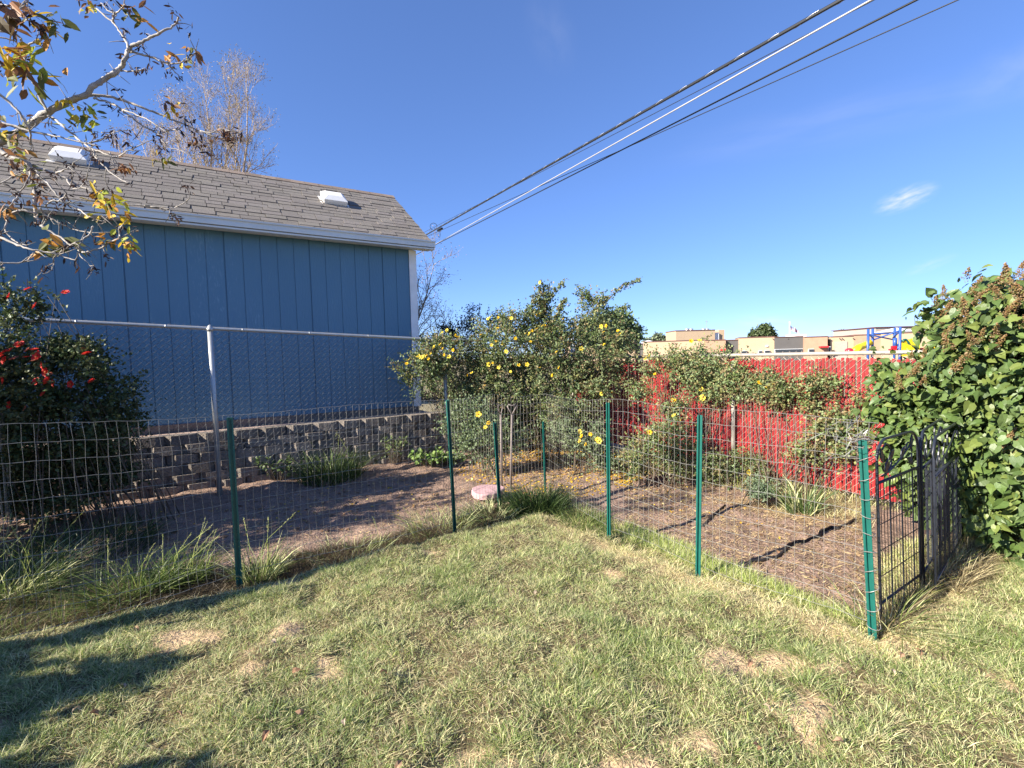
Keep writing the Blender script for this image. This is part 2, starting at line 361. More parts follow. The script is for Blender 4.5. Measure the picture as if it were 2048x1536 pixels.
wc = np.c_[.9+3.0*np.clip((cl-.46)*5, -.12, 1)+.9*big_t, 1.1+1.4*np.clip((cl-.4)*3, 0, 1), 1.9+.6*backlit, .5+1.2*bareness+12*edgeR+.9*np.clip((cx_-2.6)/1, 0, 1), .35+1.3*backlit]
wc *= np.exp(rng.normal(0, .7, wc.shape)); wc[:, 0] += 2*(big_t > .5)           # every tuft leans to its own colour
per = np.clip((31*np.clip(3.0/(cy_+.5), .42, 1.05)*(.6+.8*rng.random(nc))), 8, 60).astype(int)
ci = np.repeat(np.arange(nc), per); n = len(ci)
rt_ = (.012+.030*rng.random(n)**.7)*(1+.4*big_t[ci]); aa_ = rng.random(n)*2*np.pi
x = cx_[ci]+rt_*np.cos(aa_); y = cy_[ci]+rt_*np.sin(aa_); ok = inside(lawn_poly, x, y); x, y, ci, rt_, aa_ = x[ok], y[ok], ci[ok], rt_[ok], aa_[ok]; n = len(x)
caz = rng.random(nc)*2*np.pi; clean = np.abs(rng.normal(0, .3, nc))
lx = np.cos(aa_)*.5*rt_/.03+np.cos(caz[ci])*clean[ci]+rng.normal(0, .25, n); ly = np.sin(aa_)*.5*rt_/.03+np.sin(caz[ci])*clean[ci]+rng.normal(0, .25, n)
lg = MB(); P = np.c_[x, y, gz(x, y)-.004]
colb_ = mixcol(n, wc[ci])
blades(lg, P, Hc[ci]*(.5+.9*rng.random(n)), 0.0018+.0016*rng.random(n), np.arctan2(ly, lx), np.clip(np.hypot(lx, ly), .05, 1.35), colb_)
# flat dead thatch between the blades
x, y = lawn_pts(2200); n = len(x); P = np.c_[x, y, gz(x, y)+.004]
blades(lg, P, .03+.03*rng.random(n), np.full(n, .003), rng.random(n)*7, 1.2+.25*rng.random(n), STRAW*(.6+.6*rng.random((n, 1))), curl=.1)
tag(lg.build('lawn_grass', mGrass), 'patchy pale green mown grass covering the lawn', 'grass', kind='stuff')

# dry brown thatch in the border strip between lawn and wire fence, straw on the soil
def sample_poly(px, n):
    poly = np.array([gp(*p)[:2] for p in px]); lo, hi = poly.min(0), poly.max(0); out_ = np.zeros((0, 2))
    while len(out_) < n:
        p = lo+(hi-lo)*rng.random((n*2, 2)); out_ = np.vstack([out_, p[inside(poly, p[:, 0], p[:, 1])]])
    return out_[:n]
dg = MB()
def drygrass(px, n, hmin, hmax, cols, lean=(.9, .3), wid=.0032):
    p = sample_poly(px, n); P = np.c_[p, gz(p[:, 0], p[:, 1])-.003]
    c = np.array(cols)[rng.integers(0, len(cols), n)]*(.65+.7*rng.random((n, 1)))
    blades(dg, P, hmin+(hmax-hmin)*rng.random(n)**1.5, wid+.001*rng.random(n), rng.random(n)*7, np.clip(rng.normal(lean[0], lean[1], n), .05, 1.5), c)
BR = (.10, .072, .045); BR2 = (.30, .23, .13)  # thatch browns, the darker one also standing for shade along the strip
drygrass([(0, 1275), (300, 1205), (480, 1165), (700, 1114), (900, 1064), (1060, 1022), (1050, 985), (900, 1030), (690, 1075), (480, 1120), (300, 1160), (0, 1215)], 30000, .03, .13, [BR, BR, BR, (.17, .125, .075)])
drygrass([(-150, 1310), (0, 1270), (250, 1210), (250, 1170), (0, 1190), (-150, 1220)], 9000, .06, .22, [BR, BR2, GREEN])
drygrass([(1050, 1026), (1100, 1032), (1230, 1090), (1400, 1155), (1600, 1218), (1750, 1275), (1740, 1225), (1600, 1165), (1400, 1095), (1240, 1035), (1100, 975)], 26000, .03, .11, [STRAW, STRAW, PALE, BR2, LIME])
drygrass([(1250, 1066), (1400, 1122), (1740, 1245), (1740, 1225), (1400, 1092), (1250, 1035)], 9000, .05, .13, [LIME, GREEN*1.5, PALE], (.4, .25))
drygrass([(1760, 1270), (1960, 1105), (1930, 1085), (1850, 1110), (1755, 1230)], 9000, .05, .22, [BR2, STRAW*.8, LIME, BR], (.6, .35))
drygrass([(1940, 1100), (1900, 1180), (1920, 1190), (1985, 1120)], 2500, .06, .2, [BR2, STRAW, BR], (.8, .3))
drygrass([(1760, 1180), (1900, 1080), (1880, 1040), (1760, 1100)], 4500, .03, .1, [STRAW, PALE, LIME], (.8, .3))
drygrass([(1240, 900), (1470, 935), (1790, 985), (1800, 1012), (1470, 965), (1240, 925)], 5200, .06, .30, [STRAW*.8, BR2, PALE*.8, BR2, LIME], (.45, .3), .004)
drygrass([(1500, 985), (1740, 1000), (1745, 1040), (1560, 1010)], 1800, .04, .14, [STRAW*.8, BR2, PALE], (.9, .3))
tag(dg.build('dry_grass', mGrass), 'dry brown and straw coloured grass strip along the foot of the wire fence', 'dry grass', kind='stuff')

def litter(name, label, cat, regions, wid, length, cols, m, lift=.006):
    mb = MB()
    for px, n in regions:
        p = sample_poly(px, n); z = gz(p[:, 0], p[:, 1])+lift
        a = rng.random(n)*7; d = np.c_[np.cos(a), np.sin(a), rng.normal(0, .18, n)]; e = np.c_[-np.sin(a), np.cos(a), rng.normal(0, .3, n)]
        l = (length*(.5+rng.random(n)))[:, None]*.5; w_ = (wid*(.6+.8*rng.random(n)))[:, None]*.5; c = np.c_[p, z]
        bow = np.array([0, 0, 1.])*l*.25
        V = np.stack([c-d*l-bow*.3, c-e*w_, c+e*w_, c+d*l+bow*.3], 1).reshape(-1, 3); b = np.arange(n)*4
        mb.add(V, t=np.concatenate([np.stack([b, b+1, b+2], 1), np.stack([b+1, b+3, b+2], 1)]), c=np.repeat(np.array(cols)[rng.integers(0, len(cols), n)]*(.7+.6*rng.random((n, 1))), 4, 0))
    return tag(mb.build(name, m), label, cat, kind='stuff')
YEL = (.82, .52, .035)
litter('fallen_petals', 'yellow rose petals scattered over the soil bed', 'petals', [
    ([(900, 930), (1010, 890), (1180, 885), (1280, 910), (1270, 960), (1150, 985), (1000, 985)], 3200), ([(1040, 905), (1110, 885), (1180, 900), (1150, 930)], 1600),
    ([(1180, 920), (1240, 905), (1300, 935), (1250, 965)], 1100), ([(1230, 970), (1400, 950), (1420, 1005), (1300, 1010)], 110), ([(1400, 1000), (1700, 960), (1740, 1080), (1500, 1060)], 36),
    ([(300, 1010), (850, 940), (880, 1000), (350, 1090)], 70)], .022, .03, [YEL, YEL, (.75, .42, .05), (.7, .6, .25)], mPetal)
litter('straw_mulch', 'pale straw bits and dry stems strewn on the soil bed', 'straw', [
    ([(1250, 960), (1480, 945), (1740, 970), (1740, 1225), (1500, 1165), (1400, 1090), (1250, 1030)], 9000), ([(1420, 985), (1740, 960), (1745, 1060), (1500, 1010)], 4500), ([(1000, 910), (1280, 905), (1260, 960), (1030, 970)], 2600),
    ([(880, 960), (1060, 970), (1020, 1010), (700, 1060)], 900), ([(250, 1040), (850, 930), (900, 1010), (450, 1110)], 900)], .006, .055, [(.5, .38, .2), (.42, .3, .17), (.3, .2, .12)], mDry)
litter('leaf_litter', 'small dead brown leaves lying on the shaded soil bed', 'dead leaves', [([(200, 1030), (860, 930), (900, 1000), (380, 1100)], 260), ([(1200, 930), (1500, 940), (1740, 1040), (1740, 1180), (1420, 1090)], 160), ([(1050, 900), (1230, 900), (1230, 940), (1050, 940)], 1500)], .035, .05, [(.2, .12, .07), (.3, .17, .09), (.36, .24, .13)], mDead)

def grass_clump(label, px, py, rad, n, h, cols, leans=(.35, .22), blade=.006, seeds=0):
    p0 = on(px, py); o = thing('grass_clump', label, 'grass', p0, 'tall grass clumps along the wire fence')
    r = rad*np.sqrt(rng.random(n)); a = rng.random(n)*7; x = p0[0]+r*np.cos(a); y = p0[1]+r*np.sin(a)
    mb = MB(); P = np.c_[x, y, gz(x, y)-.005]
    az = a+rng.normal(0, .7, n); c = np.array(cols)[rng.integers(0, len(cols), n)]*(.7+.6*rng.random((n, 1)))
    blades(mb, P, h*(.35+.75*rng.random(n)), blade*(.6+.6*rng.random(n)), az, np.clip(np.abs(rng.normal(leans[0], leans[1], n))+.4*r/rad*leans[0], .02, 1.4), c, segs=3, curl=.9)
    mb.build('blades', mGrass, o)
    if seeds:
        for i in range(seeds):
            sb = MB()
            b = P[rng.integers(n)]; a_ = rng.random()*7; l = .12+.2*rng.random(); tip = b+np.array([math.cos(a_)*l, math.sin(a_)*l, h*(1.0+.25*rng.random())])
            pts = [b, b+(tip-b)*[.3, .3, .6], tip]; sb.tube(pts, [.0016, .0014, .0009], 3, LIME*1.2)
            d = unit(tip-pts[1])
            for k in range(14):
                c_ = tip-d*.011*k+rng.normal(0, .004, 3); sb.tube([c_, c_+d*.012+rng.normal(0, .005, 3)], [.0028, .0004], 3, (.34, .33, .17))
            sb.build('seed_head', mGrass, o)
    return o
DG = (.04, .07, .02); MG = (.085, .13, .038); LG = (.19, .235, .07)
grass_clump('tall seeding grass clump leaning right at the far left end of the fence', 10, 1175, .27, 800, .46, [MG, LG, MG, DG, PALE], (.45, .25), .007, 16)
grass_clump('broad clump of tall grass left of the leftmost long green post', 262, 1172, .22, 650, .32, [MG, DG, MG, LG], (.45, .25), .0075, 8)
grass_clump('grass clump with upright blades beside the pale soil mound', 368, 1146, .14, 330, .33, [MG, LG, DG], (.3, .2), .007, 6)
grass_clump('fine upright tuft touching the right side of the leftmost long green post', 515, 1135, .13, 320, .36, [MG, LG, PALE], (.28, .2), .006, 4)
grass_clump('big dense dark green grass clump in the fence corner', 1072, 1008, .26, 1300, .36, [DG, DG, MG], (.3, .2), .007)
grass_clump('grassy tuft under the shorter green post near the pink stone', 985, 1022, .25, 600, .22, [MG, DG, PALE], (.5, .3), .006)
grass_clump('thin grass tuft around the green post by the white chain link post', 880, 1045, .3, 520, .24, [MG, LG, PALE], (.5, .3), .005, 4)
grass_clump('low pale green tuft in the border between two long green posts', 700, 1090, .3, 420, .17, [LG, MG, PALE], (.5, .3), .005, 3)
grass_clump('bright green tuft just right of the fence corner', 1165, 1035, .22, 650, .22, [MG, LG, LG], (.35, .22), .006)
grass_clump('dark grass tuft at the foot of the green post before the red fence', 1245, 1068, .17, 480, .19, [DG, MG, LG], (.4, .25), .006)
grass_clump('blue green blade clump growing beside the red slat fence', 1605, 1010, .12, 190, .42, [(.13, .2, .09), MG, PALE], (.25, .2), .012)
grass_clump('straggly dry grass tuft at the foot of the black gate', 1772, 1240, .14, 230, .32, [LG, MG, BR2, PALE], (.6, .3), .006)
grass_clump('tall weedy grass against the stone block wall', 660, 948, .38, 700, .52, [DG, MG, DG, LG], (.3, .2), .009, 5)
grass_clump('dark ragged grass below the red rose bush', 150, 1085, .55, 900, .3, [DG, DG, MG], (.5, .3), .007)

# ------------------------------------------------------------------ leaves
TD = (np.array([[0, 0, 0], [.45, -.5, .12], [.45, .5, .12], [1, 0, -.05]]), np.array([[0, 1, 2], [1, 3, 2]]))
TO = (np.array([[0, 0, 0], [.3, -.42, .1], [.3, .42, .1], [.68, -.4, .08], [.68, .4, .08], [1, 0, -.1], [.5, 0, 0]]),
      np.array([[0, 1, 6], [1, 3, 6], [3, 5, 6], [0, 6, 2], [2, 6, 4], [4, 6, 5]]))
_h = [[.05, 0, 0], [.42, 0, -.01], [1, 0, -.22], [-.1, -.24, .05], [.1, -.46, .1], [.42, -.43, .09], [.74, -.2, -.03]]
TH_ = (np.array(_h+[[a, -b, c] for a, b, c in _h[3:]]), np.array([[0, 3, 4], [0, 4, 1], [1, 4, 5], [1, 5, 6], [1, 6, 2], [0, 8, 7], [0, 1, 8], [1, 9, 8], [1, 10, 9], [1, 2, 10]]))
def leaves(mb, P, D, Nn, Ln, Wd, col, tpl=TD):
    n = len(P); D = unit(D); A = unit(np.cross(Nn, D)); U = np.cross(D, A)
    T, Fc = tpl; k = len(T)
    V = P[:, None, :] + (Ln[:, None]*T[None, :, 0])[..., None]*D[:, None, :] + (Wd[:, None]*T[None, :, 1])[..., None]*A[:, None, :] + (Wd[:, None]*T[None, :, 2])[..., None]*U[:, None, :]
    Fa = (np.arange(n)[:, None, None]*k + Fc[None]).reshape(-1, 3)
    mb.add(V.reshape(-1, 3), t=Fa, c=np.repeat(col, k, 0))
def rdir(n): return unit(rng.normal(size=(n, 3)))
def blob(px, py, Y, rx, rz, ry=None):
    c = dp(px, py, Y); return (c, np.array([rx*Y/F, (ry if ry else min(rx, rz)*Y/F), rz*Y/F]))
def clump(P, D, m, sg):
    """gather part of the sprays into bunches so gaps stay between them"""
    n = len(P); i = rng.integers(0, m, n); k = rng.random(n) < .8; Q = P[:m][i]+rng.normal(0, sg, (n, 3)); P = P.copy(); D = D.copy(); P[k] = Q[k]; D[k] = D[:m][i][k]; P[:, 2] = np.maximum(P[:, 2], .03); return P, D
def shell(blobs, n, inner=.5, jit=.16):
    w = np.array([b[1][0]*b[1][2] for b in blobs]); w = w/w.sum(); C_ = np.array([b[0] for b in blobs]); Rr = np.array([b[1] for b in blobs])
    P = np.zeros((0, 3)); D = np.zeros((0, 3))
    while len(P) < n:
        i = rng.choice(len(blobs), 2*n, p=w); d = rdir(2*n); r = 1-inner*rng.random(2*n)**1.4
        r *= 1+jit*rng.normal(size=2*n)
        p = C_[i]+d*r[:, None]*Rr[i]
        q_ = (p[:, None, :]-C_[None])/Rr[None]; dd = np.linalg.norm(q_, axis=2); dd[np.arange(2*n), i] = 9
        ok = (dd.min(1) > .62) & (p[:, 2] > .03)
        P = np.vstack([P, p[ok]]); D = np.vstack([D, d[ok]])
    return P[:n], D[:n]
def sprays(mb, P, D, length, k, leafL, leafW, cols, up=.35, tw=None):
    """leafy twigs: k leaflets along a short twig from each P"""
    n = len(P); d = unit(D+np.array([0, 0, up])+.55*rdir(n)); l = length*(.5+.9*rng.random(n))
    base = P-d*(l*.4)[:, None]; bend = np.array([0, 0, -.3])+.35*rdir(n)
    f = rng.random((n, k)); pos = base[:, None, :]+d[:, None, :]*(f*l[:, None])[..., None]+bend[:, None, :]*(f**2*l[:, None]*.5)[..., None]
    ld = unit(d[:, None, :]*.5+rng.normal(size=(n, k, 3))); nn = unit(rng.normal(size=(n, k, 3))*.7+np.array([-.25, -.35, .75]))
    m = n*k; cc = np.array(cols)[rng.integers(0, len(cols), n)][:, None, :]*(.7+.6*rng.random((n, k, 1)))
    s = .6+.7*rng.random(m)
    leaves(mb, pos.reshape(-1, 3), ld.reshape(-1, 3), nn.reshape(-1, 3), leafL*s, leafW*s, cc.reshape(-1, 3), TD)
    if tw is not None:
        for i in rng.choice(n, min(n, tw[1]), replace=False):
            tw[0].tube([base[i], base[i]+d[i]*l[i]*.5+bend[i]*l[i]*.12, base[i]+d[i]*l[i]+bend[i]*l[i]*.5], [.003, .0022, .001], 3, (1, 1, 1))

def flower_mesh(name, petal, petal2, centre, size, n=5, double=False):
    mb = MB()
    for ring in range(2 if double else 1):
        for k_ in range(n):
            a = 2*np.pi*(k_+.5*ring)/n; s = size*(1-.35*ring); ca, sa = math.cos(a), math.sin(a)
            def pt(r, w, z): return (r*ca-w*sa, r*sa+w*ca, z)
            lift = .35+.45*ring
            v = [pt(.08*s, 0, 0), pt(.5*s, -.42*s, lift*.45*s), pt(.5*s, .42*s, lift*.45*s), pt(.95*s, -.35*s, lift*.8*s), pt(.95*s, .35*s, lift*.8*s), pt(1.02*s, 0, lift*.7*s), pt(.5*s, 0, lift*.3*s)]
            mb.add(v, t=[(0, 1, 6), (1, 3, 6), (3, 5, 6), (0, 6, 2), (2, 6, 4), (4, 6, 5)], c=np.array(petal if (k_+ring) % 2 else petal2))
    for k_ in range(9):
        a = k_*2.4; r = .16*size*math.sqrt(k_/9); mb.tube([(r*math.cos(a), r*math.sin(a), .02*size), (1.5*r*math.cos(a), 1.5*r*math.sin(a), .3*size)], [.05*size, .07*size], 4, centre)
    o = mb.build(name, mPetal); me = o.data; bpy.data.objects.remove(o); return me
fYel = flower_mesh('flower', (.86, .62, .05), (.88, .70, .09), (.6, .25, .02), .042)
fYelS = flower_mesh('flower', (.86, .60, .03), (.80, .50, .02), (.55, .22, .02), .032, 5, True)
fRed = flower_mesh('flower', (.62, .03, .028), (.72, .06, .04), (.6, .2, .05), .042, 5, True)
fPink = flower_mesh('flower', (.7, .2, .13), (.75, .3, .2), (.6, .3, .05), .04, 5, True)
def put_flower(me, p, parent, facing, sc=1.):
    o = bpy.data.objects.new('flower', me); COL.objects.link(o)
    q_ = Vector(facing).to_track_quat('Z', 'Y'); o.matrix_world = Matrix.LocRotScale(Vector(p), q_, (sc, sc, sc))
    mw = o.matrix_world.copy(); o.parent = parent; o.matrix_parent_inverse = parent.matrix_world.inverted(); o.matrix_world = mw
def front(blobs, px, py):
    """point where the sight line through a measured flower meets the bush's near surface"""
    d = unit(ray(px, py)); best = None
    for c, r in blobs:
        m = (CAM-c)/r; e = d/r; A = e@e; B = 2*m@e; Cc = m@m-1; disc = B*B-4*A*Cc
        if disc > 0:
            tt = (-B-math.sqrt(disc))/(2*A)
            if best is None or tt < best: best = tt
    if best is None:
        i = min(range(len(blobs)), key=lambda j: np.linalg.norm(np.cross(blobs[j][0]-CAM, d))); best = (blobs[i][0]-CAM)@d
    return CAM+d*(best-.03)
def rose(label, cat, base, blobs, nspray, k, cols, flowers=(), fmesh=(fYel, fYelS), group=None, spray_len=.22, leaf=(.034, .023), inner=.6, shoots=(), stems=3, name='rose_bush', twigs=260, spread=.12, fsc=.78):
    b = np.array([base[0], base[1], gz(base[0], base[1])[0]])
    o = thing(name, label, cat, b, group)
    st = MB(); lf = MB()
    for c, r in blobs:
        for j in range(stems):
            e = c+rdir(1)[0]*r*.6; s0 = b+np.array([rng.normal(0, spread), rng.normal(0, spread*.7), -.02])
            if abs(e[0]-b[0]) > .5: s0[0] = b[0]+(e[0]-b[0])*(.3+.5*rng.random())
            s0[2] = gz(s0[0], s0[1])[0]-.02
            mid = (s0+e)/2+np.array([rng.normal(0, .08), rng.normal(0, .08), .12+.15*rng.random()])
            tt = np.linspace(0, 1, 7)[:, None]; pts = (1-tt)**2*s0+2*tt*(1-tt)*mid+tt**2*e
            st.tube(pts, np.linspace(.007, .002, 7)*(.6+.5*rng.random()), 5)
    P, D = shell(blobs, nspray, inner); P, D = clump(P, D, max(12, nspray//22), .055)
    sprays(lf, P, D, spray_len, k, leaf[0], leaf[1], cols, tw=(st, twigs))
    for pl in shoots:                       # long whips standing clear of the bush
        pts = np.array([dp(*p) for p in pl]); m = len(pts); tt = np.linspace(0, m-1, m*5)
        pp = np.c_[[np.interp(tt, np.arange(m), pts[:, i]) for i in range(3)]].T
        st.tube(pp, np.linspace(.006, .0015, len(pp)), 5)
        pr = np.repeat(pp, 3, 0)+rng.normal(0, .02, (len(pp)*3, 3)); sprays(lf, pr, rdir(len(pr)), spray_len*.35, k, leaf[0], leaf[1], cols)
    st.build('stems', mStem, o, True); lf.build('foliage', mLeaf, o)
    for i, fp in enumerate(flowers):
        p = front(blobs, fp[0], fp[1]); me = fmesh[i % len(fmesh)]
        put_flower(me, p, o, unit(np.array([-.35, -.55, .55])+.6*rdir(1)[0]), fsc*(.8+.45*rng.random()))
    return o
RC = [(.085, .12, .047), (.10, .14, .066), (.125, .15, .072), (.07, .105, .033), (.14, .15, .058), (.15, .12, .06)]
RCp = [tuple(1.25*np.array(c)) for c in RC]
RCd = [(.04, .065, .025), (.05, .075, .03), (.065, .075, .03)]
c5 = lambda L_: [(760+a/3.657, 540+b/3.657) for a, b in L_]
c6 = lambda L_: [(1200+a/2.415, 560+b/2.415) for a, b in L_]
c0 = lambda L_: [(a/6.4, 560+b/6.4) for a, b in L_]
big = [blob(845, 745, 7.0, 38, 38), blob(878, 705, 7.25, 46, 32), blob(905, 712, 7.2, 40, 30), blob(850, 735, 7.0, 34, 30), blob(835, 752, 7.0, 26, 28), blob(990, 705, 7.4, 52, 48), blob(1040, 695, 7.4, 80, 66), blob(1125, 715, 7.4, 85, 70), blob(1195, 705, 7.3, 60, 62),
       blob(1195, 760, 7.1, 48, 48), blob(1060, 775, 7.3, 90, 48), blob(1150, 795, 7.0, 72, 50), blob(970, 765, 7.4, 48, 50), blob(1010, 660, 7.5, 45, 30), blob(1080, 645, 7.5, 46, 30), blob(1175, 650, 7.4, 48, 32), blob(1135, 665, 7.4, 45, 34),
       blob(1232, 680, 7.2, 40, 30), blob(1085, 608, 7.4, 18, 32), blob(1185, 615, 7.4, 22, 28), blob(1205, 600, 7.4, 14, 18), blob(905, 780, 7.95, 32, 40), blob(1000, 845, 7.9, 95, 42), blob(1110, 850, 7.9, 95, 42)]
fl = c5([(490, 440), (560, 485), (455, 460), (400, 560), (440, 545), (460, 575), (375, 605), (315, 605), (325, 635), (355, 650), (210, 658), (195, 685), (280, 628), (470, 620), (505, 635), (535, 585), (790, 358), (865, 348),
         (960, 352), (860, 425), (895, 540), (845, 520), (815, 548), (735, 475), (925, 595), (1145, 330), (1170, 318), (1340, 360), (1190, 408), (1210, 410), (1090, 468), (1110, 445), (1145, 430), (990, 500), (795, 690), (825, 680), (870, 710),
         (1015, 695), (1075, 690), (1290, 600), (1165, 715), (640, 770), (670, 752), (765, 845), (955, 745), (1260, 770), (1170, 92), (1655, 408), (1635, 455), (1740, 445), (1755, 470), (1720, 330), (1620, 412), (1640, 545),
         (1470, 575), (1310, 715), (1620, 905), (1700, 890), (575, 490), (550, 478), (395, 563), (340, 628), (305, 640), (1065, 465), (800, 350), (1100, 525)])
rose('huge yellow flowering rose bush sprawling over the chain link fence corner', 'rose bush', (.15, 7.6), big, 9000, 9, RC, fl, shoots=[
    [(1085, 620, 7.4), (1080, 590, 7.4), (1083, 566, 7.4)], [(1090, 605, 7.4), (1110, 580, 7.4), (1128, 566, 7.4)], [(1110, 640, 7.3), (1122, 612, 7.3), (1130, 598, 7.3)], [(1190, 620, 7.4), (1225, 590, 7.4), (1250, 570, 7.4), (1281, 560, 7.4)],
    [(1200, 640, 7.3), (1235, 620, 7.3), (1255, 612, 7.3)], [(1050, 640, 7.4), (1060, 615, 7.4), (1072, 590, 7.4)]], twigs=700, spread=.5, stems=4, fsc=.7)
fr1 = [blob(1345, 720, 6.3, 42, 24), blob(1390, 722, 6.2, 52, 28), blob(1440, 735, 6.0, 55, 32), blob(1500, 735, 5.85, 40, 22), blob(1310, 740, 6.5, 30, 16), blob(1300, 785, 6.5, 40, 20), blob(1400, 765, 6.1, 40, 18), blob(1465, 770, 5.8, 45, 20), blob(1345, 815, 6.1, 30, 14), blob(1420, 790, 6.0, 28, 14)]
rose('climbing yellow rose draped over the top rail of the red fence', 'rose bush', (2.0, 6.25), fr1, 1900, 9, RCp, c6([(225, 380), (265, 455), (490, 528), (360, 583), (497, 568), (440, 295), (480, 292), (705, 365), (380, 678), (240, 365), (350, 580)]), inner=.85, twigs=260, spread=.3, stems=3, leaf=(.030, .020))
fr2 = [blob(1530, 765, 5.5, 50, 18), blob(1590, 780, 5.3, 52, 22), blob(1635, 800, 5.1, 50, 24), blob(1560, 795, 5.3, 45, 18), blob(1680, 830, 4.9, 45, 24), blob(1715, 850, 4.7, 36, 24), blob(1665, 865, 4.9, 45, 16), blob(1610, 895, 5.0, 35, 10), blob(1690, 900, 4.7, 35, 14), blob(1660, 765, 4.95, 45, 14), blob(1490, 770, 5.7, 40, 18), blob(1720, 800, 4.7, 30, 16)]
rose('arching rose with few flowers spread across the red fence beside the lilac', 'rose bush', (3.0, 5.15), fr2, 2300, 9, RCp+[(.16, .12, .06)], c6([(810, 515), (770, 497), (840, 503)]), inner=.9, twigs=240, spread=.2, stems=3, leaf=(.030, .020))
fr3 = [blob(1290, 890, 5.9, 38, 40), blob(1335, 875, 5.9, 40, 34), blob(1375, 880, 5.8, 30, 38), blob(1330, 920, 5.7, 42, 26), blob(1405, 915, 5.6, 26, 28), blob(1270, 930, 5.8, 26, 26)]
rose('low yellow rose shrub at the foot of the red fence', 'rose bush', (1.85, 5.7), fr3, 1000, 9, RCp, c6([(235, 738), (340, 805), (357, 655), (240, 735)]), inner=.8, twigs=160, spread=.25, leaf=(.030, .020))
rose('small rose shrub with three yellow blooms before the chain link fence', 'rose bush', (-.35, 6.4), [blob(955, 850, 6.4, 45, 45), blob(925, 830, 6.5, 32, 42), blob(990, 880, 6.3, 42, 35), blob(945, 890, 6.3, 45, 32), blob(1025, 870, 6.5, 28, 22)], 1500, 9, [(.10, .14, .075), (.12, .16, .09), (.09, .12, .05)], c5([(720, 1055), (795, 1120), (770, 1150)]), inner=.85, twigs=160, spread=.2, leaf=(.030, .021))
rose('small rose shrub with a cluster of orange yellow blooms beside the brown leaf heap', 'rose bush', (.98, 6.3), [blob(1155, 885, 6.3, 32, 26), blob(1185, 890, 6.2, 30, 26), blob(1120, 865, 6.4, 22, 20), blob(1200, 865, 6.4, 18, 26), blob(1210, 920, 6.2, 20, 20)], 800, 9, [(.10, .14, .075), (.12, .15, .08)], c5([(1465, 1180), (1475, 1215), (1460, 1250), (1540, 1200), (1605, 1250), (1505, 1275), (1590, 1240)]), inner=.85, twigs=90, spread=.12, leaf=(.030, .021))
rose('little flowerless rose seedling standing alone on the straw', 'rose bush', (2.35, 4.85), [blob(1522, 990, 4.85, 16, 24), blob(1520, 1015, 4.8, 17, 14)], 280, 9, [(.10, .14, .085), (.12, .16, .10)], (), inner=.9, twigs=30, spread=.05, stems=3, leaf=(.022, .014), spray_len=.12)
rose('scrubby rose sucker between the pale fence post and the straw', 'rose bush', (2.6, 5.5), [blob(1500, 925, 5.6, 30, 24), blob(1520, 945, 5.5, 22, 18), blob(1440, 940, 5.6, 35, 14)], 650, 9, RC, [(1497, 945)], inner=.9, twigs=70, spread=.12, stems=3, leaf=(.022, .015))
red = [blob(20, 640, 4.5, 45, 55), blob(70, 600, 4.5, 42, 18), blob(110, 592, 4.45, 25, 11), blob(25, 740, 4.4, 70, 70), blob(100, 750, 4.5, 70, 70), blob(165, 745, 4.6, 65, 60), blob(190, 790, 4.6, 60, 60), blob(215, 830, 4.6, 40, 45), blob(60, 840, 4.5, 90, 70), blob(160, 860, 4.7, 80, 80), blob(50, 940, 4.7, 90, 70), blob(-60, 760, 4.4, 80, 130), blob(150, 695, 4.6, 42, 22), blob(150, 940, 4.9, 90, 60), blob(215, 900, 5.0, 50, 50), blob(60, 990, 4.5, 90, 50), (np.array([-5.5, 3.95, 1.2]), np.array([.75, .7, 1.1])), (np.array([-5.9, 3.3, 1.5]), np.array([.8, .8, 1.1])), (np.array([-5.1, 4.5, 1.0]), np.array([.5, .6, .9])), (np.array([-5.35, 2.8, 1.55]), np.array([.65, .5, 1.15]))]  # trailing blobs added out of view to shade the left bed
rfl = c0([(360, 120), (120, 210), (840, 160), (450, 330), (350, 900), (430, 895), (490, 940), (470, 985), (340, 990), (435, 1035), (60, 1030), (50, 930), (15, 985), (590, 1180), (620, 1215), (470, 1300), (610, 1285), (690, 1320), (910, 1335), (20, 1250), (50, 1280), (1110, 945), (250, 830), (130, 1600), (330, 1640), (545, 1090), (555, 1460), (1175, 1295), (130, 900), (180, 1010)])
rose('dark leaved rose bush covered in red blooms left of the shed', 'rose bush', (-3.9, 4.75), red, 12000, 9, [(.035, .06, .022), (.05, .075, .03), (.06, .07, .03), (.075, .09, .035)], rfl, (fRed, fRed, fRed, fRed, fPink), inner=.7, twigs=400, spread=.4, stems=3, leaf=(.036, .026), fsc=.8)
rose('dark evergreen shrub standing behind the chain link fence corner', 'shrub', (-.6, 9.4), [blob(925, 665, 9.4, 42, 30), blob(941, 632, 9.4, 12, 24), blob(940, 670, 9.3, 30, 34), blob(985, 650, 9.6, 40, 22), blob(865, 690, 9.2, 22, 22), blob(1060, 660, 9.8, 60, 28), blob(1120, 690, 9.8, 60, 30), blob(930, 730, 9.4, 70, 45), blob(1060, 740, 9.6, 90, 50), blob(890, 790, 9.2, 50, 60), blob(1000, 840, 9.3, 90, 60), blob(1100, 840, 9.4, 90, 60), blob(1010, 780, 9.4, 90, 50), blob(960, 860, 9.2, 60, 50), blob(1060, 870, 9.3, 80, 40), blob(1150, 860, 9.5, 70, 50)], 6500, 8, [(.010, .016, .010), (.014, .02, .012)], name='evergreen_shrub', inner=.7, twigs=100, leaf=(.04, .02), spread=.3)  # low blobs added, near-black leaves standing for shade beneath the rose bush
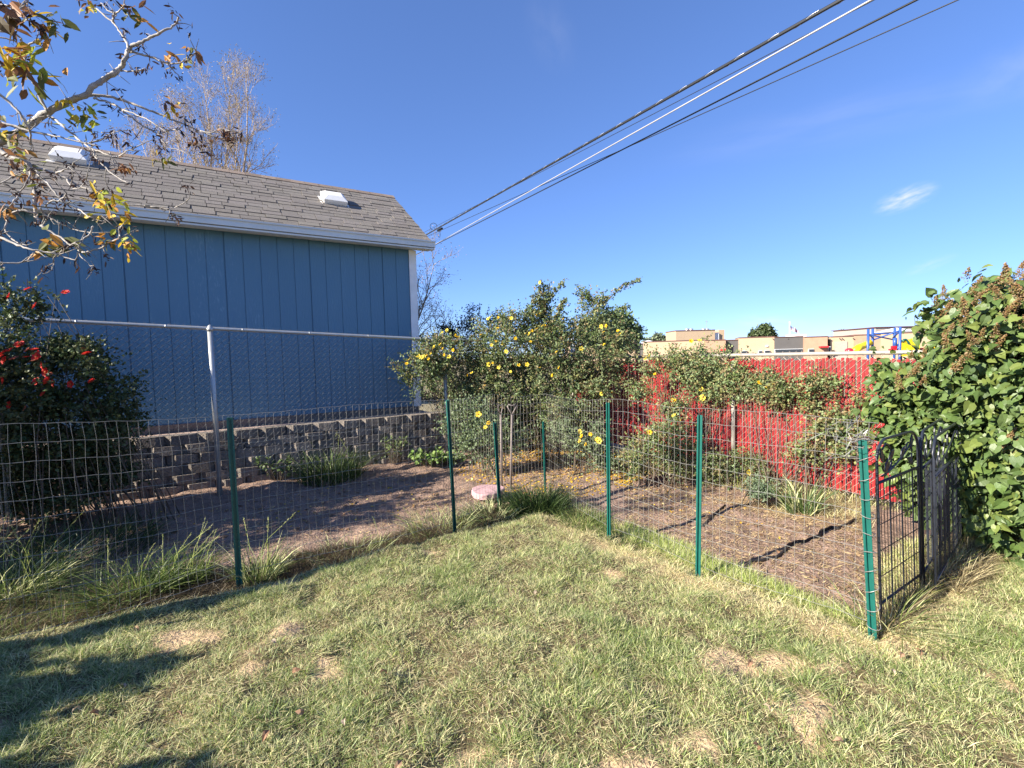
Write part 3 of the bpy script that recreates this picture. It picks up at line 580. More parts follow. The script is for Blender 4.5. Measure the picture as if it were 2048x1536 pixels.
# leafy weeds by the wall
def weed(label, px, py, rad, h, n, lf_, cols, cat='weed'):
    p0 = on(px, py); o = thing('leafy_weed', label, cat, p0, 'weeds at the foot of the block wall'); st = MB(); lf = MB()
    for i in range(n):
        a = rng.random()*7; r = rad*math.sqrt(rng.random()); b = p0+np.array([r*.4*math.cos(a), r*.4*math.sin(a), 0]); e = p0+np.array([r*math.cos(a), r*math.sin(a), h*(.4+.7*rng.random())])
        st.tube([b, (b+e)/2+[0, 0, .03], e], [.003, .0025, .0015], 4)
        m = 4; P = e+rng.normal(0, lf_*.5, (m, 3)); D = unit(rng.normal(size=(m, 3))+[0, 0, -.2]); Nn = unit(rng.normal(0, .4, (m, 3))+[-.2, -.3, 1]); s = lf_*(.7+.6*rng.random(m))
        leaves(lf, P, D, Nn, s, s*.9, np.array(cols)[rng.integers(0, len(cols), m)]*(.8+.4*rng.random((m, 1))), TO)
    st.build('stems', mStem, o); lf.build('foliage', mLeaf, o)
weed('round leaved mallow plant below the white fence post', 855, 922, .25, .18, 60, .06, [(.10, .17, .04), (.14, .2, .06)])
weed('second round leaved mallow right of the white fence post', 905, 918, .14, .16, 30, .055, [(.10, .17, .04), (.13, .19, .06)])
weed('bushy weed reaching the fourth block course near the wall end', 790, 918, .2, .36, 70, .035, [(.07, .1, .035), (.10, .14, .05)])
weed('leafy weed at the base of the taller grey chain link post', 455, 940, .3, .3, 60, .05, [(.07, .11, .03), (.11, .16, .05)])
weed('low weed with pale leaves at mid wall', 560, 945, .3, .3, 60, .045, [(.05, .08, .025), (.08, .12, .04)])

# ------------------------------------------------------------------ lilac
def lY(u): return float(np.interp(u, [1780, 1850, 1900, 1950, 2000, 2060, 2130], [4.05, 3.9, 3.72, 3.5, 3.32, 3.15, 3.0]))
lil = [blob(a, b, lY(a)+c, d, e, .26) for a, b, c, d, e in [(2010, 700, 0, 120, 110), (2060, 640, 0, 110, 75), (1925, 660, 0, 62, 62), (1895, 625, 0, 28, 30), (1965, 600, 0, 55, 30), (1900, 770, 0, 90, 60), (1835, 770, 0, 62, 50), (1800, 745, 0, 36, 36), (1790, 825, 0, 38, 45), (1850, 860, 0, 80, 60), (1930, 880, 0, 90, 80),
       (2000, 850, 0, 100, 90), (2010, 980, 0, 80, 70), (2060, 930, 0, 90, 100), (2045, 1060, .05, 70, 55), (1975, 1000, .08, 55, 60), (1850, 930, .1, 70, 60), (1890, 990, .3, 60, 60), (2120, 780, 0, 110, 220), (1950, 1060, .2, 40, 40)]]
lb = on(2075, 1120)+np.array([.2, .35, 0]); lo = thing('lilac_bush', 'large lilac bush with heart shaped leaves and brown seed heads by the gate', 'lilac', lb)
st = MB(); lf = MB()
for c, r in lil:
    for j in range(3):
        e = c+rdir(1)[0]*r*.5; s0 = lb+np.array([rng.normal(.15, .2), rng.normal(.3, .2), -.03]); mid = (s0+e)/2+[0, 0, .2]; tt = np.linspace(0, 1, 8)[:, None]
        st.tube((1-tt)**2*s0+2*tt*(1-tt)*mid+tt**2*e, np.linspace(.010, .003, 8), 6)
st.build('stems', mStem, lo, True)
P, D = shell(lil, 14000, .6, .08); P, D = clump(P, D, 700, .055); n = len(P)
dd = unit(.5*D+np.array([0, -.1, -.5])+.75*rdir(n)); nn = unit(D*.7+np.array([-.1, -.3, .4])+.55*rdir(n))
s = .058*(.45+.95*rng.random(n)**1.2); cc = np.array([(.075, .125, .038), (.085, .13, .05), (.10, .15, .045), (.13, .17, .05), (.065, .11, .04)])[rng.integers(0, 5, n)]*(.8+.4*rng.random((n, 1)))
leaves(lf, P, dd, nn, s*1.15, s, cc, TH_)
lf.build('foliage', mLilac, lo)
def panicle(nf=110, hgt=.15):
    mb = MB()
    for i in range(nf):
        u = rng.random()**.8; a = rng.random()*7; r = .045*(1-u)**.7*(.3+.7*rng.random()); p = np.array([r*math.cos(a), r*math.sin(a), hgt*u])
        mb.tube([p*[.3, .3, .9], p], [.0012, .001], 3, (.2, .13, .06)); c = np.array([(.20, .11, .045), (.24, .15, .07), (.18, .15, .05), (.28, .20, .12)])[rng.integers(4)]*(.7+.6*rng.random())
        d = rdir(1)[0]*.006; mb.tube([p-d, p, p+d], [.0012, .0048, .001], 4, c)
    o = mb.build('seed_head', mDry); me = o.data; bpy.data.objects.remove(o); return me
pan = [panicle(), panicle(80, .12), panicle(130, .17)]
hd = [(1890, 600), (1905, 625), (1930, 640), (1945, 610), (1960, 640), (1975, 585), (2000, 600), (2030, 590), (2045, 610), (2020, 630), (2035, 650), (1990, 680), (1950, 690), (1925, 655), (1880, 640), (2000, 640), (2040, 575), (2010, 575), (1945, 590), (1870, 615), (1850, 730),
      (1815, 760), (1870, 725), (1800, 780), (1830, 745), (1845, 770), (1885, 675), (1960, 680), (1820, 720), (1905, 745), (1880, 655), (1860, 700), (1940, 720), (1985, 700), (1900, 700), (2000, 900), (2020, 905), (1930, 560), (2035, 560)]
for i, (px, py) in enumerate(hd):
    p = front(lil, px, py); o = bpy.data.objects.new('seed_head', pan[i % 3]); COL.objects.link(o)
    q_ = Vector(unit(np.array([0, -.2, .8])+.45*rdir(1)[0])).to_track_quat('Z', 'Y'); sc = .6+.45*rng.random()
    o.matrix_world = Matrix.LocRotScale(Vector(p), q_, (sc, sc, sc)); mw = o.matrix_world.copy(); o.parent = lo; o.matrix_parent_inverse = lo.matrix_world.inverted(); o.matrix_world = mw

# ------------------------------------------------------------------ shed on its pad, with the block wall
sd = np.array([.853, .522, 0]); nb_ = np.array([-.522, .853, 0]); zz = np.array([0, 0, 1.])
W0 = dp(838, 812, 8.3); W0[2] = 0; zb, zt = .70, 3.36
so_ = thing('shed', 'long blue shed with grey shingled roof and white corner trim', 'shed', (*W0[:2], .5))
LEN = 7.2; DEP = 3.56; HD = 1.78
mb = MB(); x = 0.09; bw = .224
prof = [(0.0, 0)]
while x < LEN:
    gw_ = .015 if int(x/bw) % 5 == 2 else .009; prof += [(x, 0), (x+.0015, gw_), (x+gw_, gw_), (x+gw_+.0015, 0)]; x += bw
prof.append((LEN, 0)); prof = np.array(prof)
def wpt(a, d, z): return W0 - sd*a + nb_*d + zz*z
v = [wpt(a, d, zb) for a, d in prof]+[wpt(a, d, zt) for a, d in prof]; m = len(prof)
mb.add(v, q=[(i+1, i, i+m, i+1+m) for i in range(m-1)])
hr = 1.205
gable = [wpt(0, .02, zb), wpt(0, DEP, zb), wpt(0, DEP, zt), wpt(0, DEP/2, zt+hr-.05), wpt(0, .02, zt)]
mb.add(gable, t=[(0, 1, 2), (0, 2, 4), (2, 3, 4)])
gb2 = [p-sd*LEN for p in gable]; mb.add(gb2, t=[(0, 2, 1), (0, 4, 2), (2, 4, 3)])
mb.add([wpt(0, DEP, zb), wpt(LEN, DEP, zb), wpt(LEN, DEP, zt), wpt(0, DEP, zt)], q=[(0, 1, 2, 3)])
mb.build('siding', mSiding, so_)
mb = MB(); mb.box(wpt(.035, -.012, (zb+zt)/2-.01), sd, nb_, zz, (.055, .012, (zt-zb)/2)); mb.box(wpt(-.032, .04, (zb+zt)/2-.01), sd, nb_, zz, (.012, .04, (zt-zb)/2))
mb.build('corner_trim', mTrim, so_)
mb = MB(); mb.box(wpt(LEN/2, .03, zb-.07), sd, nb_, zz, (LEN/2, .05, .07)); mb.box(wpt(LEN/2, 2., zb-.07), sd, nb_, zz, (LEN/2, .05, .07)); mb.build('skid_beam', mWood, so_)
# roof: deck, overlapping shingle tabs, ridge caps
EO = .22; RK = .27                              # eave and rake overhang
def rp(a, s_, lift=0.):                         # a along eave from the right rake, s_ up the slope
    sl_ = unit(nb_*HD+zz*hr); no = unit(np.cross(sd, sl_)); no = no if no[2] > 0 else -no
    return W0+sd*RK-sd*a - nb_*EO + zz*(zt+.085-.0) + sl_*s_ + no*lift
SL = math.hypot(HD+EO, (HD+EO)*hr/HD); RL = LEN+2*RK
sl_ = unit(nb_*HD+zz*hr); no_ = unit(np.cross(sl_, sd)); no_ = no_ if no_[2] > 0 else -no_
mb = MB(); mb.box((rp(0, 0)+rp(RL, SL))/2-no_*.02, sd, sl_, no_, (RL/2, SL/2, .016), (.05, .043, .038))
sl2 = unit(nb_*HD-zz*hr); no2 = unit(np.cross(sl2, sd)); no2 = no2 if no2[2] > 0 else -no2; top = (rp(0, SL)+rp(RL, SL))/2
mb.box(top+sl2*SL/2-no2*.02, sd, sl2, no2, (RL/2, SL/2, .016), (.2, .18, .16))
ex = .143; nrow = int(SL/ex)
base_c = np.array([.185, .166, .15])
for r_ in range(nrow):
    a = -.0; first = True; off = rng.random()*.3
    while a < RL-.01:
        wdt = (.08+off*.5 if first else .20+.10*rng.random()); first = False; b_ = min(a+wdt, RL)
        th = .010+.007*(rng.random() < .4); c = rp((a+b_)/2, r_*ex+ex*.5+.004, .004+th/2+.003*rng.random())
        tl = unit(sl_*1-no_*.03)
        mb.box(c, sd, tl, unit(np.cross(sd, tl))*(1 if np.cross(sd, tl)@no_ > 0 else -1), ((b_-a)/2-.004, ex*.5-.005, th/2+.002), base_c*(.9+.2*rng.random())*np.array([1, .99+.03*rng.random(), .98+.05*rng.random()]))
        a = b_
a = 0
while a < RL:
    c = rp(a+.12, SL-.05, .022); mb.box(c, sd, sl_, no_, (.125, .075, .006), base_c*np.array([1.2, 1.05, .95])*(.85+.3*rng.random())); a += .24
mb.build('roof', mShingle, so_)
mb = MB(); ge = rp(RL/2, 0)-nb_*.0
mb.box(ge-nb_*.05-zz*.035, sd, nb_, zz, (RL/2, .045, .046)); mb.box(ge-nb_*.10+zz*.012, sd, nb_, zz, (RL/2, .012, .012)); mb.box(ge-nb_*.095-zz*.06, sd, nb_, zz, (RL/2-.004, .008, .02))
mb.box(ge-nb_*.03-zz*.1045, sd, nb_, zz, (RL/2-.012, .06, .012)); mb.box(wpt(LEN/2, -EO/2-.01, zt-.0), sd, nb_, zz, (RL/2-.02, EO/2-.02, .008))
mb.build('gutter', mGutter, so_)
mb = MB(); fs = rp(0.0, SL/2)-no_*.07; mb.box(fs-sd*.012, sd, sl_, no_, (.011, SL/2-.03, .045)); mb.build('rake_board', mTrim, so_)
def vent(px, py):
    # where the sight line meets the roof plane
    d = ray(px, py); o0 = rp(0, 0); tt = ((o0-CAM)@no_)/(d@no_); c = CAM+d*tt
    mb = MB(); mb.box(c+no_*.013, sd, sl_, no_, (.235, .225, .005)); fl_ = mb.build('roof_vent', mVent, so_)
    mb = MB(); h = .10; l1, l2 = (.185, .185), (.125, .10); zt_ = h+.055
    lv = lambda e, z_: [c+sd*sx*e[0]+sl_*(sy*e[1])+no_*z_ for sx, sy in ((-1, -1), (1, -1), (1, 1), (-1, 1))]
    v = lv(l1, .018)+lv((l1[0]+.01, l1[1]+.01), .02+h*.55)+lv((l1[0]+.012, l1[1]+.012), h)+lv(l2, zt_)
    q = [(i*4+j, i*4+(j+1) % 4, i*4+4+(j+1) % 4, i*4+4+j) for i in range(3) for j in range(4)]+[(12, 13, 14, 15)]
    mb.add(v, q=q); mb.build('vent_lid', mVent, fl_)
vent(667, 405); vent(143, 322)
# gravel pad and retaining wall
BW0 = W0 - nb_*.66 + sd*.22
pad = MB(); pad.box(BW0-sd*4.1+nb_*2.6+zz*.28, sd, nb_, zz, (4.0, 2.45, .31)); tag(pad.build('gravel_pad', mPad), 'pinkish gravel pad under the blue shed', 'gravel', kind='structure')
wall = MB(); bl, bh = .345, .122; ncourse = 6
for r_ in range(ncourse):
    ztop = .62-r_*bh; back = -.022*r_; a = -(.17 if r_ % 2 else 0.)-.02
    while a < 8.2:
        l = bl-.006; jit = rng.normal(0, .006); c0_ = BW0-sd*(a+l/2)+nb_*(back+jit)
        d0, d1 = .0, .16; ch = .085; dep = .055+.02*rng.random(); lft = .02*rng.normal(); hb = bh-.006
        ys_ = [(-l/2, .16), (-l/2, dep), (-l/2+ch+lft, 0), (l/2-ch*.8+lft, 0.006), (l/2, dep), (l/2, .16)]
        colb = np.array([.21, .18, .155])*(.8+.4*rng.random())
        v = [c0_+sd*(-p)+nb_*q_+zz*(ztop-hb) for p, q_ in ys_]+[c0_+sd*(-p)+nb_*q_+zz*ztop for p, q_ in ys_]
        wall.add(np.array(v)+rng.normal(0, .003, (12, 3)), q=[(i, i+1, i+7, i+6) for i in range(5)]+[(6, 7, 10, 11), (7, 8, 9, 10), (0, 5, 4, 1), (1, 4, 3, 2)], c=colb)
        a += bl
wall.box(BW0-sd*4.1+nb_*.17+zz*.24, sd, nb_, zz, (4.1, .05, .3), (.22, .19, .17))
tag(wall.build('retaining_wall', mBlock), 'low retaining wall of rough split concrete blocks below the blue shed', 'wall')

# ------------------------------------------------------------------ chain link fence (left) and red slatted fence (right)
def diag_mesh(mb, A, B, z0A, z1A, z0B, z1B, pitch, r, off, fams=(1, -1), col=(1, 1, 1), seg=3):
    """diamond mesh between two posts A and B (xy); wires of one family (+1 rise to B) or both"""
    A = np.array(A); B = np.array(B); Lh = np.linalg.norm(B-A); d = (B-A)/Lh; nrm = np.array([-d[1], d[0]])
    Hh = z1A-z0A
    for f in fams:
        for a in np.arange(-Hh, Lh, pitch):
            lo, hi = max(a, 0), min(a+Hh, Lh)
            if hi-lo < .01: continue
            m = max(2, int((hi-lo)/(pitch/2))+1); ss = np.linspace(lo, hi, m); hh = ss-a
            if f < 0: ss = Lh-ss
            k = ss/Lh; z0 = z0A*(1-k)+z0B*k; z1 = z1A*(1-k)+z1B*k
            bulge = off+(.004*np.cos(np.arange(m)*np.pi)*f)
            P = np.c_[A[0]+d[0]*ss+nrm[0]*bulge, A[1]+d[1]*ss+nrm[1]*bulge, z0+(z1-z0)*hh/Hh]
            mb.tube(P, r, seg, col, cap=False)
c1t = dp(420, 657, 5.8); c2t = dp(886, 680, 7.42); c3t = dp(1145, 683, 8.75)
dl = (c2t-c1t); c0t = c1t-dl; 
clf = thing('chain_link_fence', 'grey chain link fence with round top rail in front of the blue shed', 'fence', (*c1t[:2], 0))
def cpost(p, r, zt_, parent, m=mGalv, name='post', lean=(0, 0)):
    mb = MB(); b = np.array([p[0]+lean[0], p[1]+lean[1], -.1]); tp = np.array([p[0], p[1], zt_]); mb.tube([b, b*.5+tp*.5, tp], r, 14)
    o = mb.build(name, m, parent, True)
    cb = MB(); cb.tube([tp-zz*.03, tp+zz*.004, tp+zz*.012, tp+zz*.035, tp+zz*.048], [r*1.14, r*1.16, r*.95, r*.7, r*.18], 14); cb.build('post_cap', m, o, True)
    return o
ndl = np.array([-dl[1], dl[0], 0]); ndl = unit(ndl)
for p in (c0t, c1t, c2t): cpost(p-ndl*.036, .031, p[2]-.005, clf)
cpost(c3t, .037, c3t[2]+.03, clf)
mb = MB(); mb.tube([c0t-dl*.1, c0t, c1t, c2t, c3t], .0215, 14)
for k_ in np.arange(.03, 1, .085):
    rl_ = lambda k: np.array([np.interp(k*3, [0, 1, 2, 3], [c[i] for c in (c0t, c1t, c2t, c3t)]) for i in range(3)]); p = rl_(k_); q_ = rl_(k_+.0016); mb.tube([p, q_], .0228, 14)
mb.build('top_rail', mGalv, clf, True)
mb = MB()
for A_, B_ in ((c0t, c1t), (c1t, c2t), (c2t, c3t)):
    diag_mesh(mb, A_[:2], B_[:2], .02, A_[2]+.01, .0, B_[2]+.01, .072, .0016, .03)
    Lh = np.linalg.norm(B_-A_); d = (B_-A_)/Lh
    for a in np.arange(.036, Lh, .072):          # twisted wire ends standing above the rail
        p = A_+d*a+ndl*.03; mb.tube([p-zz*.02, p+zz*.028, p+zz*.035+d*rng.normal(0, .008)], .0017, 3, cap=False); mb.tube([p+zz*.02, p+zz*.042+d*rng.normal(0, .009)], .0013, 3, cap=False)
mb.build('link_mesh', mChain, clf)

r0t = np.array([c3t[0]+.03, c3t[1]-.06, 0]); r1b = dp(1472, 800, 5.9); rd = unit(np.array([r1b[0]-r0t[0], r1b[1]-r0t[1], 0])); ZR = 1.455
r2 = r0t+rd*9.0; rn = np.array([-rd[1], rd[0], 0]); rn = -rn if rn@np.array([-1, -1, 0]) < 0 else rn     # rn points to the camera side
rf = thing('slatted_fence', 'red slatted chain link fence with pale top rail along the school side', 'fence', (*r1b[:2], 0))
mb = MB(); mb.tube([r0t+zz*ZR, r1b*[1, 1, 0]+zz*ZR, r2+zz*ZR], .021, 14); mb.build('top_rail', mRail, rf, True)
rt = np.linalg.norm((r1b-r0t)[:2])
for k_ in (0, 1, 2): cpost(r0t+rd*rt*k_+rn*.055, .024, ZR-.11, rf, mRail)
mb = MB(); a = .02
while a < 9:
    tilt = rng.normal(0, .0045); h0 = .04+rng.random()*.02; h1 = ZR-.04-.03*rng.random(); wd = .0135
    c = r0t+rd*a+rn*rng.normal(0, .002)+zz*((h0+h1)/2)
    ax = unit(zz+rd*tilt+rn*rng.normal(0, .003)); cx = unit(np.cross(rn, ax)); cols_ = np.array([.265, .018, .02])*(.78+.44*rng.random())
    mb.box(c, cx, rn, ax, (wd, .0035, (h1-h0)/2), cols_)
    mb.box(c-cx*.006+rn*.0045, cx, rn, ax, (.002, .0012, (h1-h0)/2-.003), cols_*.9)
    a += .0362+rng.normal(0, .0012)
mb.build('slats', mSlat, rf)
mb = MB(); diag_mesh(mb, (r2)[:2], r0t[:2], .02, ZR-.01, .02, ZR-.01, .0724, .0025, -.008 if np.array([-(r0t-r2)[1], (r0t-r2)[0]])@rn[:2] < 0 else .008, fams=(-1,))
diag_mesh(mb, r2[:2], r0t[:2], .02, ZR-.01, .02, ZR-.01, .0724, .0019, .008 if np.array([-(r0t-r2)[1], (r0t-r2)[0]])@rn[:2] < 0 else -.008, fams=(1,))
for a in np.arange(.03, 9, .0724):
    p = r0t+rd*a+rn*.004+zz*(ZR-.03); mb.tube([p, p+zz*.045+rd*.004, p+zz*.065+rd*rng.normal(0, .01)], .002, 3, cap=False)
mb.build('link_mesh', mChainPale, rf)

# ------------------------------------------------------------------ welded wire fence on green posts
pp_ = dict(P1=(478, 1160, 459, 835), P2=(908, 1055, 893, 800), P3=(998, 1005, 988, 845), P4=(1092, 975, 1088, 843), P5=(1220, 1068, 1218, 805), P6=(1398, 1140, 1402, 830), P7=(1748, 1268, 1727, 880))
posts = []
PL = np.array([-3.2, 2.1, 0]); posts.append((PL, PL+[.0, .0, 1.13]))
for k_, (a, b, c, d) in pp_.items():
    g0 = gp(a, b); posts.append((g0, dp(c, d, g0[1])))
wf = thing('wire_fence', 'low welded wire mesh fence on green steel posts around the soil bed', 'fence', (*posts[1][0][:2], 0))
def upost(b, tp, ang, parent, name='post'):
    mb = MB(); ax = unit(tp-b); fx = np.array([math.cos(ang), math.sin(ang), 0]); fy = unit(np.cross(ax, fx)); fx = np.cross(fy, ax); Lg = np.linalg.norm(tp-b); c = (tp+b)/2-ax*.05
    mb.box(c, fx, fy, ax, (.0088, .002, Lg/2+.05)); mb.box(c+fx*.0096-fy*.007, fx, fy, ax, (.002, .0075, Lg/2+.05)); mb.box(c-fx*.0096-fy*.007, fx, fy, ax, (.002, .0075, Lg/2+.05))
    mb.box(c+fx*.0145-fy*.0145, fx, fy, ax, (.005, .0018, Lg/2+.05)); mb.box(c-fx*.0145-fy*.0145, fx, fy, ax, (.005, .0018, Lg/2+.05))
    for z_ in np.arange(.06, Lg-.02, .05): mb.box(b+ax*z_+fy*.006, fx, fy, ax, (.004, .006, .003))
    return mb.build(name, mGreen, parent)
allp = [p[0] for p in posts]
for i, (b, tp) in enumerate(posts):
    j = min(i, len(posts)-2); d = allp[j+1]-allp[j]; upost(b+np.array([0, 0, gz(b[0], b[1])[0]]), tp, math.atan2(d[1], d[0]), wf)
side = np.array([-4.93, 4.75, 0]); upost(side, side+zz*1.0, R(135), wf)
ztop_ = [1.235, 1.16, 1.15, 1.12, 1.06, 1.13, 1.13, 1.125]
path = np.array(allp)[:, :2]; outw = []
# the mesh hangs on the garden side of the posts and bows a little between them
tt = np.linspace(0, len(path)-1, 240); fine = np.c_[np.interp(tt, range(len(path)), path[:, 0]), np.interp(tt, range(len(path)), path[:, 1])]; zt_f = np.interp(tt, range(len(path)), ztop_)
tg = unit(np.gradient(fine, axis=0)); nr = np.c_[-tg[:, 1], tg[:, 0]]; bow = np.sin((tt % 1)*np.pi)*.022*np.sin(tt*3.7+1)+.02
fine = fine+nr*bow[:, None]; zt_f = zt_f+.012*np.sin(tt*5.1)-.012*np.sin((tt % 1)*np.pi)
sl_c = np.r_[0, np.cumsum(np.linalg.norm(np.diff(fine, axis=0), axis=1))]
def fpt(s, h, wob=True):
    x = np.interp(s, sl_c, fine[:, 0]); y = np.interp(s, sl_c, fine[:, 1]); z1 = np.interp(s, sl_c, zt_f); z0 = .035+.012*np.sin(s*4)
    w_ = .005*np.sin(s*2.3+h*5)*np.sin(h*9+s) if wob else 0
    return np.stack([x+w_, y+w_, z0+(z1-z0)*h], -1)
mb = MB(); NR = 11; Ltot = sl_c[-1]
for r_ in range(NR+1):
    s = np.arange(0, Ltot, .0508); mb.tube(fpt(s, np.full(len(s), r_/NR))+np.c_[np.zeros((len(s), 2)), .0025*np.sin(s*31+r_)], .0013, 4, cap=False)
for s in np.arange(.01, Ltot, .0508):
    h = np.linspace(0, 1, NR+1); P = fpt(np.full(NR+1, s), h); P[:, :2] += .002*np.sin(h*40+s*9)[:, None]; mb.tube(P, .0010, 4, cap=False)
# return run of the same mesh at the left end
sv = side-PL; Ls = np.linalg.norm(sv); sdv = sv/Ls
for r_ in range(NR+1):
    s = np.linspace(0, Ls, 30); mb.tube(PL+sdv*s[:, None]+np.c_[.03*np.sin(s*3+1), .03*np.sin(s*3+1), np.full(30, .03+r_*1.12/NR)+.01*np.sin(s*5+r_)], .0014, 4, cap=False)
for s in np.arange(.03, Ls, .0508):
    o_ = .03*math.sin(s*3+1); p = PL+sdv*s+[o_, o_, .03]; mb.tube([p, p+[.004*rng.normal(), .004*rng.normal(), .56], p+zz*1.12], .0014, 4, cap=False)
# loose wire ends twisted round the end post and a snarl at its top
e7b, e7t = posts[-1]
for r_ in range(NR):
    h = (r_+.3)/NR; c = e7b+(e7t-e7b)*min(h*1.05, .99); aa = np.linspace(0, 2*np.pi*1.3, 16); mb.tube(c+np.c_[.03*np.cos(aa), .03*np.sin(aa), .012*np.sin(aa+r_)+.004*aa], .0019, 4, cap=False)
for j in range(16):
    c = e7t+[-.06, .03, .03]; q_ = np.cumsum(rng.normal(0, .03, (7, 3)), 0); mb.tube(c+q_*[1.2, .6, .8], .0016, 4, cap=False)
mb.build('wire_mesh', mWire, wf)
mb = MB(); aa = np.linspace(0, 9, 30); c = side+[.0, -.0, .62]; mb.tube(c+np.c_[.024*np.cos(aa), .024*np.sin(aa), .004*aa], .003, 5, cap=False); mb.tube([c+[.02, -.02, .03], c+[.05, -.04, -.03], c+[.07, -.04, -.13]], .003, 5); mb.build('twine', mTwine, wf)

# ------------------------------------------------------------------ black folding gate
G0 = np.array([*P7b, 0])+np.array([*gdir, 0])*.05
def pen_panel(A, B, H, parent, zoff=.0, lean=(-.045, 0, 0)):
    A = np.array(A, float); B = np.array(B, float); Lp = np.linalg.norm(B-A); d = (B-A)/Lp
    at = lambda s, z: A+d*s+zz*(z+zoff)+np.array(lean)*z
    rc = .12; arc = [(rc-rc*math.cos(a), H-rc+rc*math.sin(a)) for a in np.linspace(0, np.pi/2, 7)]
    pts = [at(0, -.05)]+[at(s, z) for s, z in arc]+[at(Lp-s, z) for s, z in arc[::-1]]+[at(Lp, -.05)]
    mb = MB(); mb.tube(pts, .0078, 8); zl = H-.23
    mb.tube([at(0, zl), at(Lp, zl)], .008, 8); mb.tube([at(0, .1), at(Lp, .1)], .007, 8)
    fr = mb.build('panel_frame', mBlack, parent, True)
    wb = MB(); i = 0
    for s in np.arange(.04, Lp-.02, .042):
        wb.tube([at(s, .02), at(s, zl)], .0042 if i % 4 == 3 else .0019, 5, cap=False); i += 1
    for z in np.arange(.1, zl, .145): wb.tube([at(0, z+.003), at(Lp, z+.003)], .0026, 5, cap=False)
    wb.build('wire_infill', mBlack, fr)
    sb = MB()                                     # vine scroll with leaves in the top band
    a = np.linspace(0, 1, 30); sb.tube([at(.06+.62*Lp*u*1.0+.1*u, zl+.03+.15*u**1.6) for u in a], .005, 6, cap=False)
    th = np.linspace(-2.6, 2.4, 26); sb.tube([at(.13+.07*math.cos(t_), zl+.12+.08*math.sin(t_)) for t_ in th], .0045, 6, cap=False)
    th = np.linspace(-2, 2.8, 20); sb.tube([at(Lp-.15+.05*math.cos(t_), zl+.11+.06*math.sin(t_)) for t_ in th], .0045, 6, cap=False)
    for s, z, a_ in ((.13, .07, 1.2), (.2, .13, .6), (.07, .14, 2), (.36, .12, .9), (.48, .06, -.5), (.5, .17, 1.4)):
        if s > Lp-.04: continue
        c = at(s, zl+z); u = d*math.cos(a_)+zz*math.sin(a_); w_ = -d*math.sin(a_)+zz*math.cos(a_)
        ed = [c+u*.045*k_+w_*.02*math.sin(math.pi*max(min((k_+1)/2, 1), 0))*sg for sg in (1,) for k_ in np.linspace(-1, 1, 5)]+[c+u*.045*k_-w_*.02*math.sin(math.pi*(k_+1)/2) for k_ in np.linspace(1, -1, 5)[1:-1]]
        nrm = np.cross(u, w_)*.003; m = len(ed); sb.add([p+nrm for p in ed]+[p-nrm for p in ed], t=[(0, k_, k_+1) for k_ in range(1, m-1)]+[(m, m+k_+1, m+k_) for k_ in range(1, m-1)], q=[(k_, (k_+1) % m, m+(k_+1) % m, m+k_) for k_ in range(m)])
    sb.build('scroll', mBlack, fr)
gt = thing('garden_gate', 'black metal pet pen gate with scroll top beside the lilac', 'gate', G0)
ga = gp(1762, 1243); gb = gp(1842, 1180); gc = gp(1872, 1196); gd = np.array([*PRb, 0])
pen_panel(ga, gb, 1.0, gt); pen_panel(gb+np.array([.035, .02, 0]), gd+np.array([-.04, .03, 0]), .98, gt); pen_panel(gc, gd+np.array([.03, -.02, 0]), .96, gt)
mb = MB(); m_ = gb+np.array([.03, .03, 0]); mb.tube([m_-zz*.05, m_+zz*.95-[.043, 0, 0]], .010, 8); mb.build('hinge_post', mBlack, gt, True)
o = upost(gd, gd+zz*.74+[-.03, 0, 0], R(30), None, 'fence_post'); tag(o, 'green steel post at the lilac end of the black gate', 'post')

# ------------------------------------------------------------------ small things in the bed
def spade(label, px, py, bx, by, Y, w_):
    top = dp(px, py, Y); bot = dp(bx, by, Y); bot[2] = gz(bot[0], bot[1])[0]-.22
    o = thing('garden_spade', label, 'spade', bot, 'garden spades')
    ax = unit(top-bot); sx = np.array([math.cos(w_), math.sin(w_), 0]); L_ = np.linalg.norm(top-bot)
    mb = MB(); mb.tube([bot+ax*.16, bot+ax*(L_-.12)], .013, 8); mb.build('shaft', mTool, o, True)
    mb = MB(); b = bot+ax*(L_-.12); mb.tube([b, b+ax*.05+sx*.03, b+ax*.10+sx*.058, b+ax*.125+sx*.045, b+ax*.105, b+ax*.125-sx*.045, b+ax*.10-sx*.058, b+ax*.05-sx*.03, b], .0075, 6); mb.build('grip', mTool, o, True)
    mb = MB(); c = bot+ax*.05; ny_ = unit(np.cross(ax, sx)); mb.box(c, sx, ny_, ax, (.085, .003, .13)); mb.box(c+ax*.13, sx, ny_, ax, (.09, .012, .004)); mb.tube([c-ax*.05, c+ax*.17], .016, 8); mb.build('blade', mGalv, o)
spade('spade standing upright in the soil with its grip facing forward', 1024, 809, 1020, 975, 5.75, .1)
spade('spade with its grip turned sideways, left of the upright spade', 1001, 810, 1003, 965, 5.9, 1.0)
sc_ = gp(975, 984); mb = MB(); nst = 28; aa = np.arange(nst)*2*np.pi/nst
rr = .185+.012*np.sin(aa*3+1)+rng.normal(0, .004, nst); tilt = lambda x, y: .035+.02*x+.03*y
rows = []
for s_f, dz in ((1.0, -.06), (1.0, -.012), (.94, 0)): rows += [(sc_[0]+rr[i]*s_f*math.cos(aa[i]), sc_[1]+rr[i]*s_f*math.sin(aa[i]), tilt(rr[i]*math.cos(aa[i]), rr[i]*math.sin(aa[i]))+dz) for i in range(nst)]
rows.append((sc_[0], sc_[1], tilt(0, 0)+.003))
